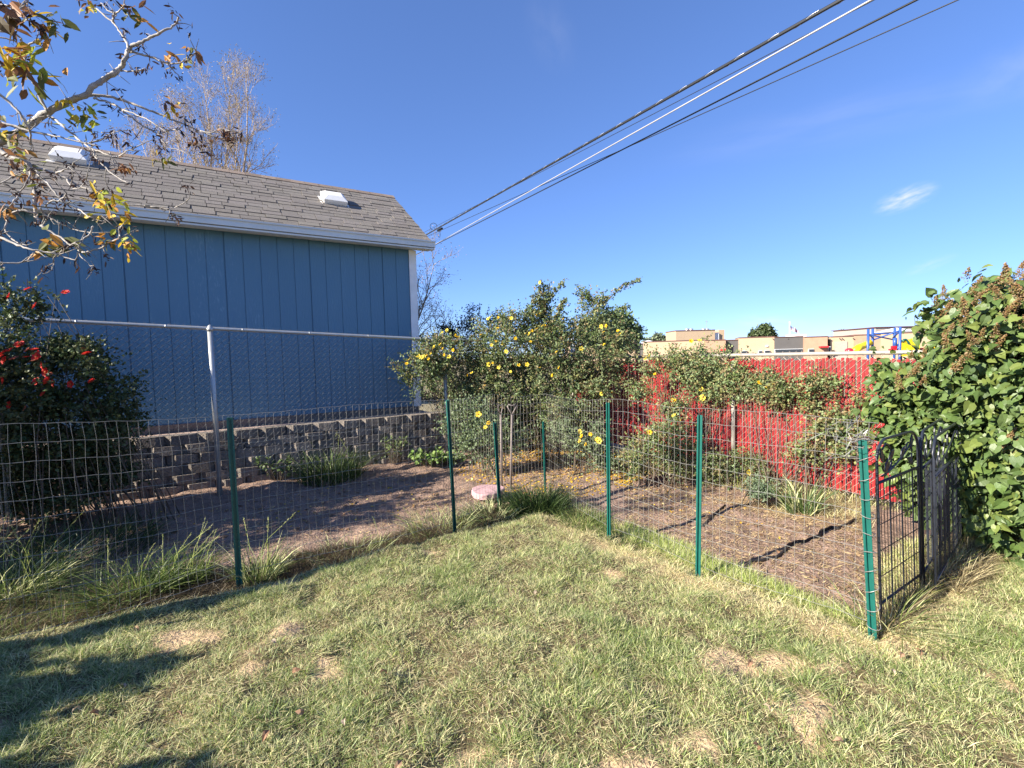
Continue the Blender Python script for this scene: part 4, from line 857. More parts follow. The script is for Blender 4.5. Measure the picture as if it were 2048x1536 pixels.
mb.add(rows, q=[(r_*nst+i, r_*nst+(i+1) % nst, (r_+1)*nst+(i+1) % nst, (r_+1)*nst+i) for r_ in range(2) for i in range(nst)], t=[(2*nst+i, 2*nst+(i+1) % nst, 3*nst) for i in range(nst)])
tag(mb.build('stepping_stone', mStone), 'pale pink round stepping stone lying in the soil bed', 'stone')
mb = MB(); hp = [(1478, 1122), (1500, 1110), (1530, 1103), (1550, 1101), (1566, 1092), (1578, 1075), (1592, 1068), (1612, 1063), (1634, 1058), (1645, 1048), (1662, 1043), (1680, 1045)]
P = np.array([on(*p) for p in hp]); P[:, 2] += .006; tq = np.linspace(0, len(P)-1, 50); P = np.c_[[np.interp(tq, range(len(P)), P[:, i]) for i in range(3)]].T; P[:, :2] += .006*np.c_[np.sin(tq*4), np.cos(tq*5)]; mb.tube(P, .013, 8)  # near-black tube following an irregular dark line on the soil
tag(mb.build('dark_line', mDarkLine, smooth=True), 'thin black line winding over the soil towards the gate', 'hose')  # a dark line on the soil, filed under hose
mb = MB(); P = np.array([on(*p) for p in [(1405, 1035), (1418, 1022), (1432, 1008), (1450, 1001)]]); P[:, 2] += .004; mb.tube(P, .011, 8)
tag(mb.build('dark_line_short', mDarkLine, smooth=True), 'short black line on the soil beside the middle right green post', 'hose')  # a short dark line on the soil, filed under hose
# dead leaves on the lawn
def dleaf(col, s):
    mb = MB(); Pn = np.zeros((1, 3)); leaves(mb, Pn, np.array([[1., 0, 0]]), np.array([[0, 0, 1.]]), np.array([s]), np.array([s*.6]), np.array([col]), TO); v = np.concatenate(mb.v); v[:, 2] += .35*np.abs(v[:, 1])+.01*np.sin(v[:, 0]*80); mb.v = [v]
    o = mb.build('dead_leaf', mDead); me = o.data; bpy.data.objects.remove(o); return me
dl_ = [dleaf((.30, .19, .12), .042), dleaf((.34, .27, .20), .036), dleaf((.24, .14, .085), .045)]
for i, (px, py) in enumerate([(270, 1262), (165, 1437), (178, 1445), (365, 1440), (545, 1300), (585, 1355), (610, 1437), (690, 1450), (760, 1365), (805, 1537), (1070, 1195), (1500, 1325), (1610, 1425), (1525, 1425), (1515, 1515), (1690, 1500), (1780, 1355), (1830, 1310), (1800, 1325), (250, 1385), (540, 1480)]):
    p = on(px, py); o = bpy.data.objects.new('dead_leaf', dl_[i % 3]); COL.objects.link(o); o.location = (p[0], p[1], p[2]+.035); o.rotation_euler = (rng.normal(0, .4), rng.normal(0, .4), rng.random()*7)
    tag(o, 'curled dry leaf fallen on the lawn', 'leaf', 'dry leaves on the lawn')
o = bpy.data.objects.new('dark_leaf', dleaf((.025, .022, .02), .06)); COL.objects.link(o); p = on(1563, 1203); o.location = (p[0], p[1], p[2]+.02); o.rotation_euler = (.1, .1, 2.6); tag(o, 'blackened leaf lying on the straw edge near the end post', 'leaf')

# ------------------------------------------------------------------ near tree, upper left
def sm(pts, m=4):
    P = np.array(pts, float); n = len(P); t_ = np.linspace(0, n-1, (n-1)*m+1); out_ = []
    for x in t_:
        i = min(int(x), n-2); f = x-i; p0, p1, p2, p3 = P[max(i-1, 0)], P[i], P[i+1], P[min(i+2, n-1)]
        out_.append(.5*((2*p1)+(-p0+p2)*f+(2*p0-5*p1+4*p2-p3)*f*f+(-p0+3*p1-3*p2+p3)*f**3))
    return np.array(out_)
tb = np.array([-5.3, .9, 0]); tr = thing('walnut_tree', 'near tree with bare pale branches and few yellowing leaves over the shed', 'tree', tb)
bk = MB(); twg = MB(); wl = MB()
BK = np.array([.36, .33, .30])
fork = dp(22, 273, 3.05); root = [tb-[0, 0, .1], tb+[.05, .05, 1.2], tb+[.4, .5, 2.0], tb+[1.2, 1.3, 2.6]]
fork0 = dp(-20, 292, 3.0)
bk.tube(sm(root+[fork0]), np.linspace(.14, .03, 17), 10, BK*.8)
tb_o = None
limbs = [  # photo polyline, diameter in px at start/end, distance
 ([(-20, 292), (22, 273), (55, 252), (96, 224), (137, 202), (170, 191), (189, 172), (208, 159), (230, 145), (243, 134), (249, 120), (257, 98), (273, 87), (295, 78), (314, 67), (336, 59), (353, 46), (358, 34)], 17, 3, 3.0, 3.1),
 ([(257, 98), (252, 82), (238, 60), (226, 45), (208, 30), (191, 16), (175, -4)], 5, 2.5, 3.08, 3.2), ([(226, 45), (228, 33), (226, 25), (213, 18), (203, 6)], 4, 2, 3.1, 3.1), ([(228, 30), (240, 20), (250, 8)], 4, 2, 3.1, 3.0),
 ([(254, 104), (284, 109), (306, 116), (328, 124), (353, 126), (377, 119), (388, 109), (392, 98)], 5, 2, 3.1, 3.2), ([(328, 124), (347, 139), (358, 153)], 3, 1.5, 3.15, 3.2), ([(242, 142), (262, 142), (280, 141), (290, 136)], 4, 1.5, 3.08, 3.0),
 ([(172, 191), (202, 191), (227, 195), (254, 204), (284, 215), (314, 226), (342, 238), (364, 247), (396, 260), (427, 273), (448, 280), (470, 272)], 7, 2, 3.05, 3.5), ([(400, 262), (425, 265), (440, 258), (462, 262)], 3, 1.5, 3.4, 3.4),
 ([(185, 196), (219, 205), (246, 219), (273, 230), (298, 241), (323, 257)], 4.5, 2, 3.05, 2.9), ([(246, 222), (260, 232), (282, 249), (303, 262), (317, 267), (336, 262), (361, 257), (372, 240)], 4, 1.5, 3.0, 3.2), ([(317, 267), (328, 287), (345, 298), (366, 303), (382, 312)], 3, 1.5, 3.1, 3.1),
 ([(96, 232), (109, 238), (128, 254), (148, 271), (164, 284), (186, 298), (208, 306), (232, 314), (254, 303), (271, 295)], 6, 2, 2.95, 2.8), ([(186, 298), (191, 314), (219, 342), (246, 361), (262, 367)], 4, 2, 2.85, 2.8), ([(164, 284), (178, 288), (200, 280), (222, 268), (230, 262)], 4, 1.5, 2.9, 2.9),
 ([(94, 222), (82, 200), (74, 175), (60, 156), (41, 142), (16, 131), (-20, 120)], 7, 6, 3.0, 2.9), ([(60, 156), (52, 130), (48, 105), (44, 82), (30, 68), (0, 62), (-20, 60)], 6, 4, 2.95, 2.9), ([(48, 100), (65, 86), (82, 82), (90, 63), (100, 52)], 4, 2, 2.92, 2.9),
 ([(-20, 10), (12, 12), (33, 22), (44, 33), (71, 49), (85, 60)], 6, 2, 2.8, 2.8), ([(33, 22), (45, 14), (56, 2)], 5, 3, 2.8, 2.8), ([(-20, 70), (20, 78), (45, 90), (80, 82)], 4, 2, 2.9, 3.0), ([(-20, 175), (20, 205), (45, 235), (60, 262), (62, 290)], 6, 4, 2.7, 2.8), ([(-20, 240), (20, 250), (60, 262), (110, 272), (150, 282), (200, 292)], 7, 2, 2.75, 2.8),
 ([(-20, 285), (18, 314), (42, 321), (62, 333), (65, 358), (69, 384), (70, 411), (72, 433), (79, 446), (88, 454), (105, 465), (127, 479), (149, 495), (176, 507)], 11, 2.5, 2.8, 2.7), ([(72, 427), (50, 422), (26, 425), (14, 440), (11, 455), (21, 476), (40, 488)], 5, 3, 2.75, 2.7),
 ([(62, 335), (88, 339), (112, 347), (134, 358), (162, 374), (186, 384), (202, 393), (225, 402), (255, 411), (300, 412), (340, 418), (372, 404)], 6, 1.5, 2.78, 2.9), ([(70, 340), (88, 358), (105, 379), (123, 400), (141, 412), (158, 419), (176, 433), (193, 439), (214, 442)], 5, 2, 2.75, 2.7), ([(300, 412), (335, 415), (342, 428)], 3, 1.5, 2.9, 2.9),
 ([(80, 415), (88, 428), (109, 440), (134, 453), (155, 460), (186, 465), (225, 465)], 4, 2, 2.75, 2.8), ([(186, 452), (176, 470), (162, 481), (141, 491), (123, 502), (108, 515)], 4, 2, 2.7, 2.7), ([(-20, 468), (0, 474), (35, 490), (60, 498), (88, 504), (112, 509), (134, 516), (153, 523)], 6, 2, 2.65, 2.65),
 ([(165, 506), (199, 497), (220, 484), (237, 477), (239, 462), (243, 450)], 4, 2.5, 2.7, 2.7), ([(-20, 524), (0, 525), (35, 526), (58, 519), (70, 504)], 4, 2, 2.6, 2.65), ([(156, 500), (165, 516), (185, 535)], 3, 1.5, 2.7, 2.7), ([(106, 510), (108, 525), (103, 540)], 3, 1.5, 2.7, 2.7), ([(125, 502), (145, 488), (162, 482)], 3, 2, 2.7, 2.7),
 ([(62, 345), (55, 365), (40, 385), (25, 405), (5, 425)], 4, 2, 2.75, 2.7), ([(-20, 375), (10, 362), (35, 345)], 4, 2, 2.7, 2.75), ([(90, 412), (105, 402), (120, 400), (135, 388)], 4, 2, 2.75, 2.7), ([(112, 347), (128, 340), (148, 329)], 4, 2, 2.75, 2.7), ([(134, 358), (145, 375), (158, 376), (172, 362)], 3, 2, 2.75, 2.7), ([(220, 305), (230, 330), (250, 340)], 3, 1.5, 2.85, 2.85)]
tips = []
for pl, d0, d1, Y0, Y1 in limbs:
    n = len(pl); Ys = np.linspace(Y0, Y1, n)+rng.normal(0, .015, n); pts = np.array([dp(a, b, y_) for (a, b), y_ in zip(pl, Ys)])
    P = sm(pts, 4); k_ = len(P); r = np.linspace(d0*.82, d1*.9, k_)*np.mean(Ys)/F*.5; P = P+rng.normal(0, .0022, P.shape); r = r*(1+.12*rng.normal(size=k_).clip(-1, 1.5))
    shade = BK*(.75+.5*rng.random((k_, 1))); bk.tube(P, r, 8, np.repeat(shade, 8, 0)); tips.append(P[-1])
    # side twigs
    for j in range(int(k_*.34)):
        i = rng.integers(2, k_); p = P[i]; d = unit(unit(P[min(i+1, k_-1)]-P[i-1])*.5+rdir(1)[0]*[1, .5, 1]); l = .03+.11*rng.random()**2; mid = p+d*l*.5+rng.normal(0, .006, 3); e = p+d*l+rng.normal(0, .012, 3)
        bk.tube([p, mid, e], [.0028, .0022, .0012], 5, BK*.7)
        if rng.random() < .5: tips.append(e)
bk.build('branches', mBark, tr, True)
# withered leaf remnants at the tips, plus the leafy clusters
dk = np.array([(.035, .025, .025), (.05, .03, .028), (.09, .05, .035)])
for e in tips:
    if rng.random() < .8:
        m = rng.integers(3, 11); P = e+rng.normal(0, .012, (m, 3)); leaves(wl, P, unit(rdir(m)+[0, 0, -.8]), rdir(m), .02+.03*rng.random(m), .006+.008*rng.random(m), dk[rng.integers(0, 3, m)], TO)
YL = (.62, .44, .04); OR_ = (.50, .24, .05); BRN = (.24, .12, .06); GYL = (.36, .40, .05); DGR = (.12, .13, .04)
for px, py, Y_, rad, m, ls, cols in [(225, 412, 2.75, .085, 26, .075, [YL, OR_, YL, GYL]), (170, 240, 3.0, .085, 30, .065, [GYL, YL, DGR, GYL]), (140, 208, 3.0, .05, 7, .07, [GYL, YL]), (352, 112, 3.15, .055, 10, .07, [OR_, BRN, OR_, YL]), (385, 105, 3.2, .04, 7, .08, [DGR, BRN, OR_]), (18, 25, 2.8, .08, 10, .14, [BRN, (.10, .07, .03), BRN]),
    (85, 45, 2.85, .07, 16, .08, [DGR, YL, BRN]), (120, 52, 2.85, .05, 7, .08, [DGR, DGR]), (262, 18, 3.1, .06, 12, .09, [DGR, OR_, BRN]), (178, 15, 3.2, .04, 9, .07, [GYL, YL, BRN]), (70, 125, 2.9, .07, 12, .12, [OR_, YL, GYL, BRN]), (40, 150, 2.85, .08, 14, .12, [DGR, GYL, DGR, BRN]), (10, 115, 2.8, .07, 14, .10, [OR_, YL, BRN]),
    (20, 255, 2.8, .1, 22, .07, [BRN, YL, DGR]), (40, 310, 2.75, .06, 14, .06, [GYL, OR_, BRN]), (250, 335, 2.85, .035, 14, .05, [OR_, BRN]), (328, 322, 3.0, .03, 10, .05, [YL, DGR, GYL]), (105, 488, 2.7, .06, 9, .11, [DGR, OR_, DGR]), (212, 480, 2.7, .04, 8, .07, [OR_, DGR]), (260, 492, 2.7, .05, 14, .05, [OR_, GYL, YL]), (258, 480, 2.7, .035, 8, .045, [BRN, GYL]),
    (450, 272, 3.4, .05, 18, .05, [BRN, (.05, .03, .03)]), (392, 285, 3.2, .05, 14, .05, [(.05, .03, .03), BRN]), (348, 210, 3.1, .04, 10, .06, [BRN, OR_, YL]), (50, 345, 2.75, .06, 16, .05, [OR_, GYL, BRN]), (5, 415, 2.7, .05, 10, .06, [OR_, BRN]), (80, 395, 2.75, .03, 8, .05, [OR_, BRN]), (300, 125, 3.15, .02, 4, .06, [BRN])]:
    m = int(m*1.6); c = dp(px, py, Y_); P = c+rng.normal(0, rad*.55, (m, 3)); D = unit(rdir(m)*.8+[.1, 0, -.45]); leaves(wl, P, D, unit(rdir(m)*.6+[0, -.6, .4]), ls*(.55+.6*rng.random(m)), ls*.42*(.6+.6*rng.random(m)), np.array(cols)[rng.integers(0, len(cols), m)]*(.75+.5*rng.random((m, 1))), TO)
wl.build('foliage', mPetal, tr)
# dense shrub added out of view, shaped to shade the near left lawn corner
shade_blobs = [(np.array([-4.3, 1.25, .48]), np.array([.45, .4, .6])), (np.array([-4.25, .8, .5]), np.array([.45, .45, .64])), (np.array([-4.2, .35, .58]), np.array([.5, .5, .70])), (np.array([-4.1, -.2, .75]), np.array([.5, .55, .95])), (np.array([-4.15, -.8, .75]), np.array([.55, .6, .9]))]
rose('dense shrub added out of view to shade the left lawn', 'shrub', (-4.4, .4), shade_blobs, 11000, 8, RCd, name='added_shade_shrub', inner=.75, twigs=60, leaf=(.085, .06), spread=.3)

# ------------------------------------------------------------------ trees behind
def grow(mb, p, d, l, r, lev, prm, tips):
    n = 4; pts = [p]; dd = d.copy()
    for i in range(n):
        dd = unit(dd+rng.normal(0, prm['wig'], 3)+np.array([0, 0, prm['up']])); pts.append(pts[-1]+dd*l/n)
    mb.tube(pts, np.linspace(r, r*.6, n+1), 5 if r > .01 else 3, prm['col'], cap=False)
    if lev == 0: tips.append((pts[-1], dd)); tips.append((pts[2], dd)); return
    for i in range(prm['kids']):
        k_ = rng.integers(1, n+1); nd = unit(dd+rng.normal(0, prm['spread'], 3)); grow(mb, pts[k_], nd, l*prm['ratio']*(.75+.5*rng.random()), r*.55, lev-1, prm, tips)
    grow(mb, pts[-1], dd, l*prm['ratio'], r*.62, lev-1, prm, tips)
def bare_tree(label, base, stems, prm, leafcols, nleaf, ls, seed):
    global rng; keep_ = rng; rng = np.random.default_rng(seed)
    o = thing('bare_tree', label, 'tree', base, 'sparsely leafed trees behind the shed'); tk = MB(); br = MB(); tips = []
    for (top, ln, r) in stems:
        b = np.array(base)+rng.normal(0, .12, 3)*[1, 1, 0]; d = unit(top-b); Lm = np.linalg.norm(top-b); m = 8; pts = np.array([b+(top-b)*i/m+rng.normal(0, .06, 3)*(0 < i) for i in range(m+1)]); tk.tube(pts, np.linspace(r, r*.12, m+1), 8, prm['col'])
        for i in range(2, m+1):
            for j in range(prm['per']): grow(br, pts[i], unit(d+rng.normal(0, prm['spread'], 3)+[0, 0, .2]), ln*(1.15-.55*i/m), r*.35*(1.1-i/m)+.006, prm['lev'], prm, tips)
    tk.build('trunk', mBark, o, True); br.build('branches', mBark, o)
    lf = MB(); T = np.array([t_[0] for t_ in tips]); i = rng.integers(0, len(T), nleaf); P = T[i]+rng.normal(0, .1, (nleaf, 3)); leaves(lf, P, rdir(nleaf), rdir(nleaf), ls*(.6+.7*rng.random(nleaf)), ls*.6*np.ones(nleaf), np.array(leafcols)[rng.integers(0, len(leafcols), nleaf)], TD)
    lf.build('foliage', mLeaf, o); rng = keep_; return o
prm = dict(wig=.13, up=.11, kids=3, spread=.40, ratio=.66, lev=3, per=4, col=(.38, .30, .22))
Yt = 15.0; bs = dp(428, 480, Yt); bs[2] = 0
tops = [((498, 205, 0), .95, .10), ((455, 195, .5), .95, .09), ((412, 215, .2), .9, .09), ((350, 265, -.3), .85, .07), ((285, 280, 0), .75, .06), ((478, 255, -.4), .8, .07), ((250, 320, .3), .65, .05), ((320, 300, .6), .75, .05), ((385, 250, -.6), .8, .06)]
bare_tree('tall spreading tree with pale budding branches behind the shed roof', tuple(bs), [(dp(a[0], a[1], Yt+a[2]), l_, r_) for a, l_, r_ in tops], prm, [(.20, .17, .07), (.22, .16, .08), (.17, .12, .07)], 24000, .045, 5)
b2 = dp(800, 800, 11.5); b2[2] = 0; prm2 = dict(prm, spread=.5, up=.02, per=2, kids=2)
bare_tree('thin bare tree showing past the white corner trim of the shed', tuple(b2), [(dp(868, 540, 11.5), .6, .05), (dp(850, 600, 11.5), .6, .05), (dp(895, 640, 11.6), .55, .04)], prm2, [(.24, .16, .11), (.2, .13, .09)], 2200, .035, 8)
def leafy_tree(label, base_px, Y_, blobs, n, ls, cols, trunk_r=.2, name='leafy_tree', group='trees beyond the fences'):
    b = dp(*base_px, Y_); b[2] = 0; o = thing(name, label, 'tree', b, group); tk = MB(); tk.tube([b-zz*.1, b+zz*1.2, blobs[0][0]], [trunk_r, trunk_r*.8, trunk_r*.4], 8, (.2, .16, .12))
    for c, r in blobs: tk.tube([b+zz*1.2, (b+zz*1.2+c)/2+rng.normal(0, .15, 3), c], [trunk_r*.5, trunk_r*.35, trunk_r*.1], 6, (.2, .16, .12))
    tk.build('trunk', mBark, o, True); lf = MB(); P, D = shell(blobs, n, .6); leaves(lf, P, rdir(n), unit(D+rdir(n)*.8+[0, 0, .4]), ls*(.6+.8*rng.random(n)), ls*.7*np.ones(n), np.array(cols)[rng.integers(0, len(cols), n)]*(.75+.5*rng.random((n, 1))), TO); lf.build('crown', mLeaf, o)
leafy_tree('round green tree rising behind the yellow rose bush', (1215, 700), 24, [blob(1215, 655, 24, 42, 36), blob(1240, 645, 24, 30, 24), blob(1262, 665, 24, 24, 22), blob(1180, 665, 24, 30, 30), blob(1230, 690, 24, 50, 20), blob(1275, 665, 24, 10, 13)], 5200, .17, [(.09, .13, .05), (.11, .16, .06), (.07, .10, .04)])
leafy_tree('dark pointed tree behind the school roof beside the flag', (1525, 690), 95, [blob(1526, 667, 95, 22, 14), blob(1530, 659, 95, 13, 9), blob(1510, 671, 95, 13, 7), blob(1544, 672, 95, 10, 6)], 2600, .5, [(.05, .075, .03), (.065, .09, .035)])
leafy_tree('small pale tree peeking over the right half of the school roof', (1684, 680), 95, [blob(1680, 667, 95, 9, 6), blob(1690, 669, 95, 8, 6), blob(1685, 663, 95, 4, 4)], 420, .42, [(.12, .15, .09), (.15, .17, .10)])
leafy_tree('low hazy tree behind the left end of the school roof', (1320, 690), 100, [blob(1320, 678, 100, 24, 8), blob(1315, 672, 100, 10, 6), blob(1338, 680, 100, 12, 6), blob(1296, 682, 100, 10, 5)], 900, .5, [(.13, .16, .10), (.10, .13, .08)])

# ------------------------------------------------------------------ school across the fence
sch = thing('school_building', 'long low tan school building with flat roof beyond the red fence', 'building', (30, 72, 0))
FA = dp(1250, 700, 78); FB = dp(1900, 700, 63.5); FA[2] = FB[2] = 0; fd = unit(FB-FA); fnm = np.array([fd[1], -fd[0], 0])
def fu(u):  # distance along the facade for a measured column
    d = ray(u, 700); A_ = np.array([[d[0], -fd[0]], [d[1], -fd[1]]]); return np.linalg.solve(A_, FA[:2])[1]
def fz(u, py):
    p = FA+fd*fu(u); return dp(u, py, p[1])[2]
def slab(name, u0, u1, y0, y1, m, out_=0., dep=1.0, parent=sch):
    """wall piece between two measured columns; y0 top, y1 bottom (None = ground)"""
    a, b = fu(u0), fu(u1); um = (u0+u1)/2; zt_ = fz(um, y0); zb_ = -.2 if y1 is None else fz(um, y1); mb = MB()
    mb.box(FA+fd*(a+b)/2+fnm*(out_-dep/2)+zz*(zt_+zb_)/2, fd, fnm, zz, ((b-a)/2, dep/2, (zt_-zb_)/2)); return mb.build(name, m, parent)
for u0, u1, yt, m, out_ in [(1130, 1270, 688, mTan, 0), (1270, 1286.5, 688, mGrey, -.9), (1286.5, 1410, 682, mTan, 0), (1410, 1451, 680.5, mPink, .5), (1451, 1477.5, 680, mGrey, -.9), (1477.5, 1548.5, 674.5, mTan, 0), (1548.5, 1605, 674, mGrey, .3), (1605, 1651.5, 674, mPink, .9), (1651.5, 1660.5, 673.5, mGrey, -.8), (1660.5, 1707, 673, mTan, 0), (1707, 1760, 669.5, mPink, .1), (1760, 1990, 663.5, mTan, .3)]:
    slab('wall', u0, u1, yt, None, m, out_, 6.); slab('coping', u0-.2, u1+.2, yt-1.0, yt+.2, mFlat, out_+.12, 6.1)
for u0, u1, y0, y1 in [(1482, 1493, 702, 709), (1517, 1523, 702, 708), (1529, 1538, 701, 708), (1549, 1604, 698.5, 705), (1614, 1624, 698.5, 705), (1653, 1657, 694, 706)]:
    fr_ = slab('window', u0-.6, u1+.6, y0-.6, y1+.6, mWhite, .35 if u0 < 1545 else (.42 if u0 < 1606 else 1.02), .3); slab('pane', u0, u1, y0, y1, mGlass, .41 if u0 < 1545 else (.48 if u0 < 1606 else 1.08), .3, fr_)
for u in (1344, 1349, 1545, 1575, 1678, 1683, 1705, 1831, 1835, 1842, 1846): slab('vent', u-.7, u+.7, 676.8 if u < 1600 and u > 1500 else (685 if u < 1400 else (676 if u < 1750 else 668.5)), 678.3 if 1500 < u < 1600 else (686.5 if u < 1400 else (677.7 if u < 1750 else 670.2)), mGrey, .42, .3)
slab('panel', 1668, 1694, 683, None, mPaleBrick, .12, .3); slab('canopy', 1634, 1650, 692.5, 695, mRed, 2.0, 2.); slab('lamp', 1531, 1536, 690.5, 693.5, mWhite, .2, .3); slab('canopy', 1440, 1451, 698, 701, mRed, 1.2, 1.)
# gabled dark opening at the right
a, b = fu(1847), fu(1890); mb = MB(); zl_ = fz(1868, 692); zh_ = fz(1868, 677); v = []
for o_ in (.33, .45): v += [FA+fd*a+fnm*o_, FA+fd*b+fnm*o_, FA+fd*b+fnm*o_+zz*zl_, FA+fd*(a+b)/2+fnm*o_+zz*zh_, FA+fd*a+fnm*o_+zz*zl_]
mb.add(v, t=[(5, 6, 7), (5, 7, 9), (7, 8, 9)], q=[(0, 1, 6, 5), (1, 2, 7, 6), (2, 3, 8, 7), (3, 4, 9, 8), (4, 0, 5, 9)]); gw = mb.build('window', mGlass, sch)
mb = MB(); mb.box(FA+fd*(a+b)/2+fnm*.47+zz*zl_, fd, fnm, zz, ((b-a)/2, .03, .06)); [mb.box(FA+fd*(a+(b-a)*k_)+fnm*.47+zz*zl_*.6, fd, fnm, zz, (.05, .03, zl_*.6)) for k_ in (.25, .5, .75)]; mb.build('mullions', mGrey, gw)
def roofbox(name, u0, u1, y0, y1, Y_, m, dep=6.):
    p0 = dp(u0, (y0+y1)/2, Y_); p1 = dp(u1, (y0+y1)/2, Y_); zt_ = dp((u0+u1)/2, y0, Y_)[2]; zb_ = dp((u0+u1)/2, y1, Y_)[2]; mb = MB(); c = (p0+p1)/2; ax_ = unit((p1-p0)*[1, 1, 0]); ay_ = np.array([-ax_[1], ax_[0], 0]); mb.box([c[0], c[1]+dep/2, (zt_+zb_)/2], ax_, ay_, zz, (np.linalg.norm((p1-p0)[:2])/2, dep/2, (zt_-zb_)/2)); return mb.build(name, m, sch)
roofbox('upper_wall', 1352, 1430, 661, 690, 92, mTan); roofbox('coping', 1351.5, 1430.5, 659.8, 661.2, 91.9, mFlat, 6.2); roofbox('upper_wall', 1438, 1449, 659.5, 690, 93, mTan, 4); roofbox('upper_wall', 1430, 1438, 665, 690, 92.5, mWhite, 3)
for u in (1374, 1382, 1407, 1414):
    c = dp(u, 662, 94); mb = MB(); mb.tube([c-zz*.5, c+zz*.45, c+zz*.5], [.4, .4, .25], 12, (1, 1, 1)); mb.build('roof_fan', mGalv, sch, True)
mb = MB(); c = dp(1413, 660, 94); mb.tube([c, c+zz*1.9], .04, 5); mb.tube([c+zz*1.6-[.3, 0, 0], c+zz*1.6+[.3, 0, 0]], .03, 4); mb.build('aerial', mGalv, sch)
roofbox('upper_wall', 1751, 2010, 652, 690, 76, mPaleBrick, 10); roofbox('coping', 1750.5, 2011, 650.6, 652.2, 75.8, mFlat, 10.5); roofbox('roof_unit', 1591, 1613, 668.5, 678, 84, mWhite, 3)
for u0, u1, Y_, h in ((1282, 1311, 86, 6), (1765, 1818, 72, 9)):
    p0, p1 = dp(u0, 686 if u0 < 1500 else 664, Y_), dp(u1, 686 if u0 < 1500 else 664, Y_); c = (p0+p1)/2; w_ = np.linalg.norm(p1-p0)/2; mb = MB(); mb.add([c+[-w_, -w_, 0], c+[w_, -w_, 0], c+[w_, w_, 0], c+[-w_, w_, 0], c+[0, 0, h*Y_/F]], t=[(0, 1, 4), (1, 2, 4), (2, 3, 4), (3, 0, 4)], q=[(0, 3, 2, 1)]); mb.build('skylight', mWhite, sch)
mb = MB(); 
for du in (1829.5, 1834.5):
    p = dp(du, 664, 75.5); q_ = dp(du, 634, 75.5); mb.tube([p, q_], .045, 5)
aa = np.linspace(0, np.pi, 9); c = dp(1834, 634, 75.5); mb.tube([c+[.42*math.cos(x), 0, .3*math.sin(x)] for x in aa], .045, 5)
for py in range(642, 664, 3): mb.tube([dp(1829.5, py, 75.5), dp(1834.5, py, 75.5)], .03, 4)
mb.build('roof_ladder', mGrey, sch)
# flag
fb = dp(1579.5, 700, 88); fb[2] = 0; ft = dp(1579.5, 645, 88); fp_ = thing('flag_pole', 'white flagpole flying a striped flag behind the school', 'flagpole', fb)
mb = MB(); mb.tube([fb, ft], .09, 8); mb.tube([ft, ft+zz*.15], .13, 8); mb.build('pole', mWhite, fp_)
mb = MB(); nu, nv = 24, 13; A_ = dp(1580.5, 649, 88); fly = dp(1597, 662, 88)-A_; hoist = np.array([.15, 0, -.85]); V = []; Cc = []
for i in range(nu+1):
    for j in range(nv+1):
        u, v_ = i/nu, j/nv; V.append(A_+fly*u+hoist*v_*(1-.25*u)+np.array([0, .18*math.sin(u*9+v_), -.1*math.sin(u*6)])); 
Vg = np.array(V).reshape(nu+1, nv+1, 3); 
for i in range(nu):
    for j in range(nv):
        cj = (.5, .03, .05) if j % 2 == 0 else (.75, .73, .74)
        if i < 10 and j < 7: cj = (.04, .06, .2) if not (i % 2 == 1 and j % 2 == 1) else (.7, .7, .72)
        mb.add([Vg[i, j], Vg[i+1, j], Vg[i+1, j+1], Vg[i, j+1]], q=[(0, 1, 2, 3)], c=cj)
mb.build('flag', mFlag, fp_)

# ------------------------------------------------------------------ playground
py0 = 30.; pb = dp(1770, 700, py0); pb[2] = 0; pg = thing('climbing_frame', 'blue playground climbing frame with yellow panel and red slide beyond the red fence', 'playground', pb)
for u, yt, dy in ((1736.5, 658, 0), (1745.5, 657.5, 1.2), (1789.5, 655.5, 1.2), (1800.5, 654, 0)):
    p = dp(u, yt, py0+dy); mb = MB(); mb.tube([[p[0], p[1], -.1], p], .075, 10); mb.build('post', mBlue, pg, True)
for a_, b_ in (((1737, 669, 0), (1790, 680, 1)), ((1746, 680, 1.2), (1800, 661, 0)), ((1737, 668, 0), (1746, 676, 1.2)), ((1786, 676, 1.2), (1800, 662, 0)), ((1745, 667, 1.2), (1790, 667, 1.2))):
    mb = MB(); mb.tube([dp(a_[0], a_[1], py0+a_[2]), dp(b_[0], b_[1], py0+b_[2])], .045, 8); mb.build('brace', mBlue, pg, True)
def pbox(name, u0, u1, y0, y1, Y_, m, dep=.06):
    p0, p1 = dp(u0, y0, Y_), dp(u1, y1, Y_); mb = MB(); mb.box((p0+p1)/2, (1, 0, 0), (0, 1, 0), zz, (abs(p1[0]-p0[0])/2, dep, abs(p0[2]-p1[2])/2)); return mb.build(name, m, pg)
pn = pbox('panel', 1803, 1822, 679, 712, py0, mYel); pbox('panel', 1822.5, 1838, 677, 712, py0+.02, mYel)
for u in (1826, 1829, 1832, 1835): pbox('slot', u-.9, u+.9, 680, 681.4, py0-.06, mGrey, .02)
mb = MB(); aa = np.linspace(0, np.pi, 10); mb.tube([dp(1805, 684, py0-.1)]+[dp(1805+13*u, 682-5*math.sin(u*2.6)+8*u*u, py0-.1) for u in np.linspace(0, 1, 8)], .06, 6); mb.build('panel_curve', mGreen, pg, True)
mb = MB(); mb.tube([dp(1708, 702, py0), dp(1718, 695, py0+.5), dp(1730, 690, py0+1), dp(1742, 684, py0+1)], [.22, .22, .2, .18], 10); mb.build('slide_tube', mYel, pg, True)
mb = MB(); c = dp(1699, 701, py0); ring = []
for i, (rr_, zz_) in enumerate(((.24, -.12), (.25, -.02), (.22, .07), (.14, .13), (.02, .15))): ring += [c+[rr_*math.cos(x), rr_*math.sin(x), zz_] for x in np.arange(14)*2*np.pi/14]
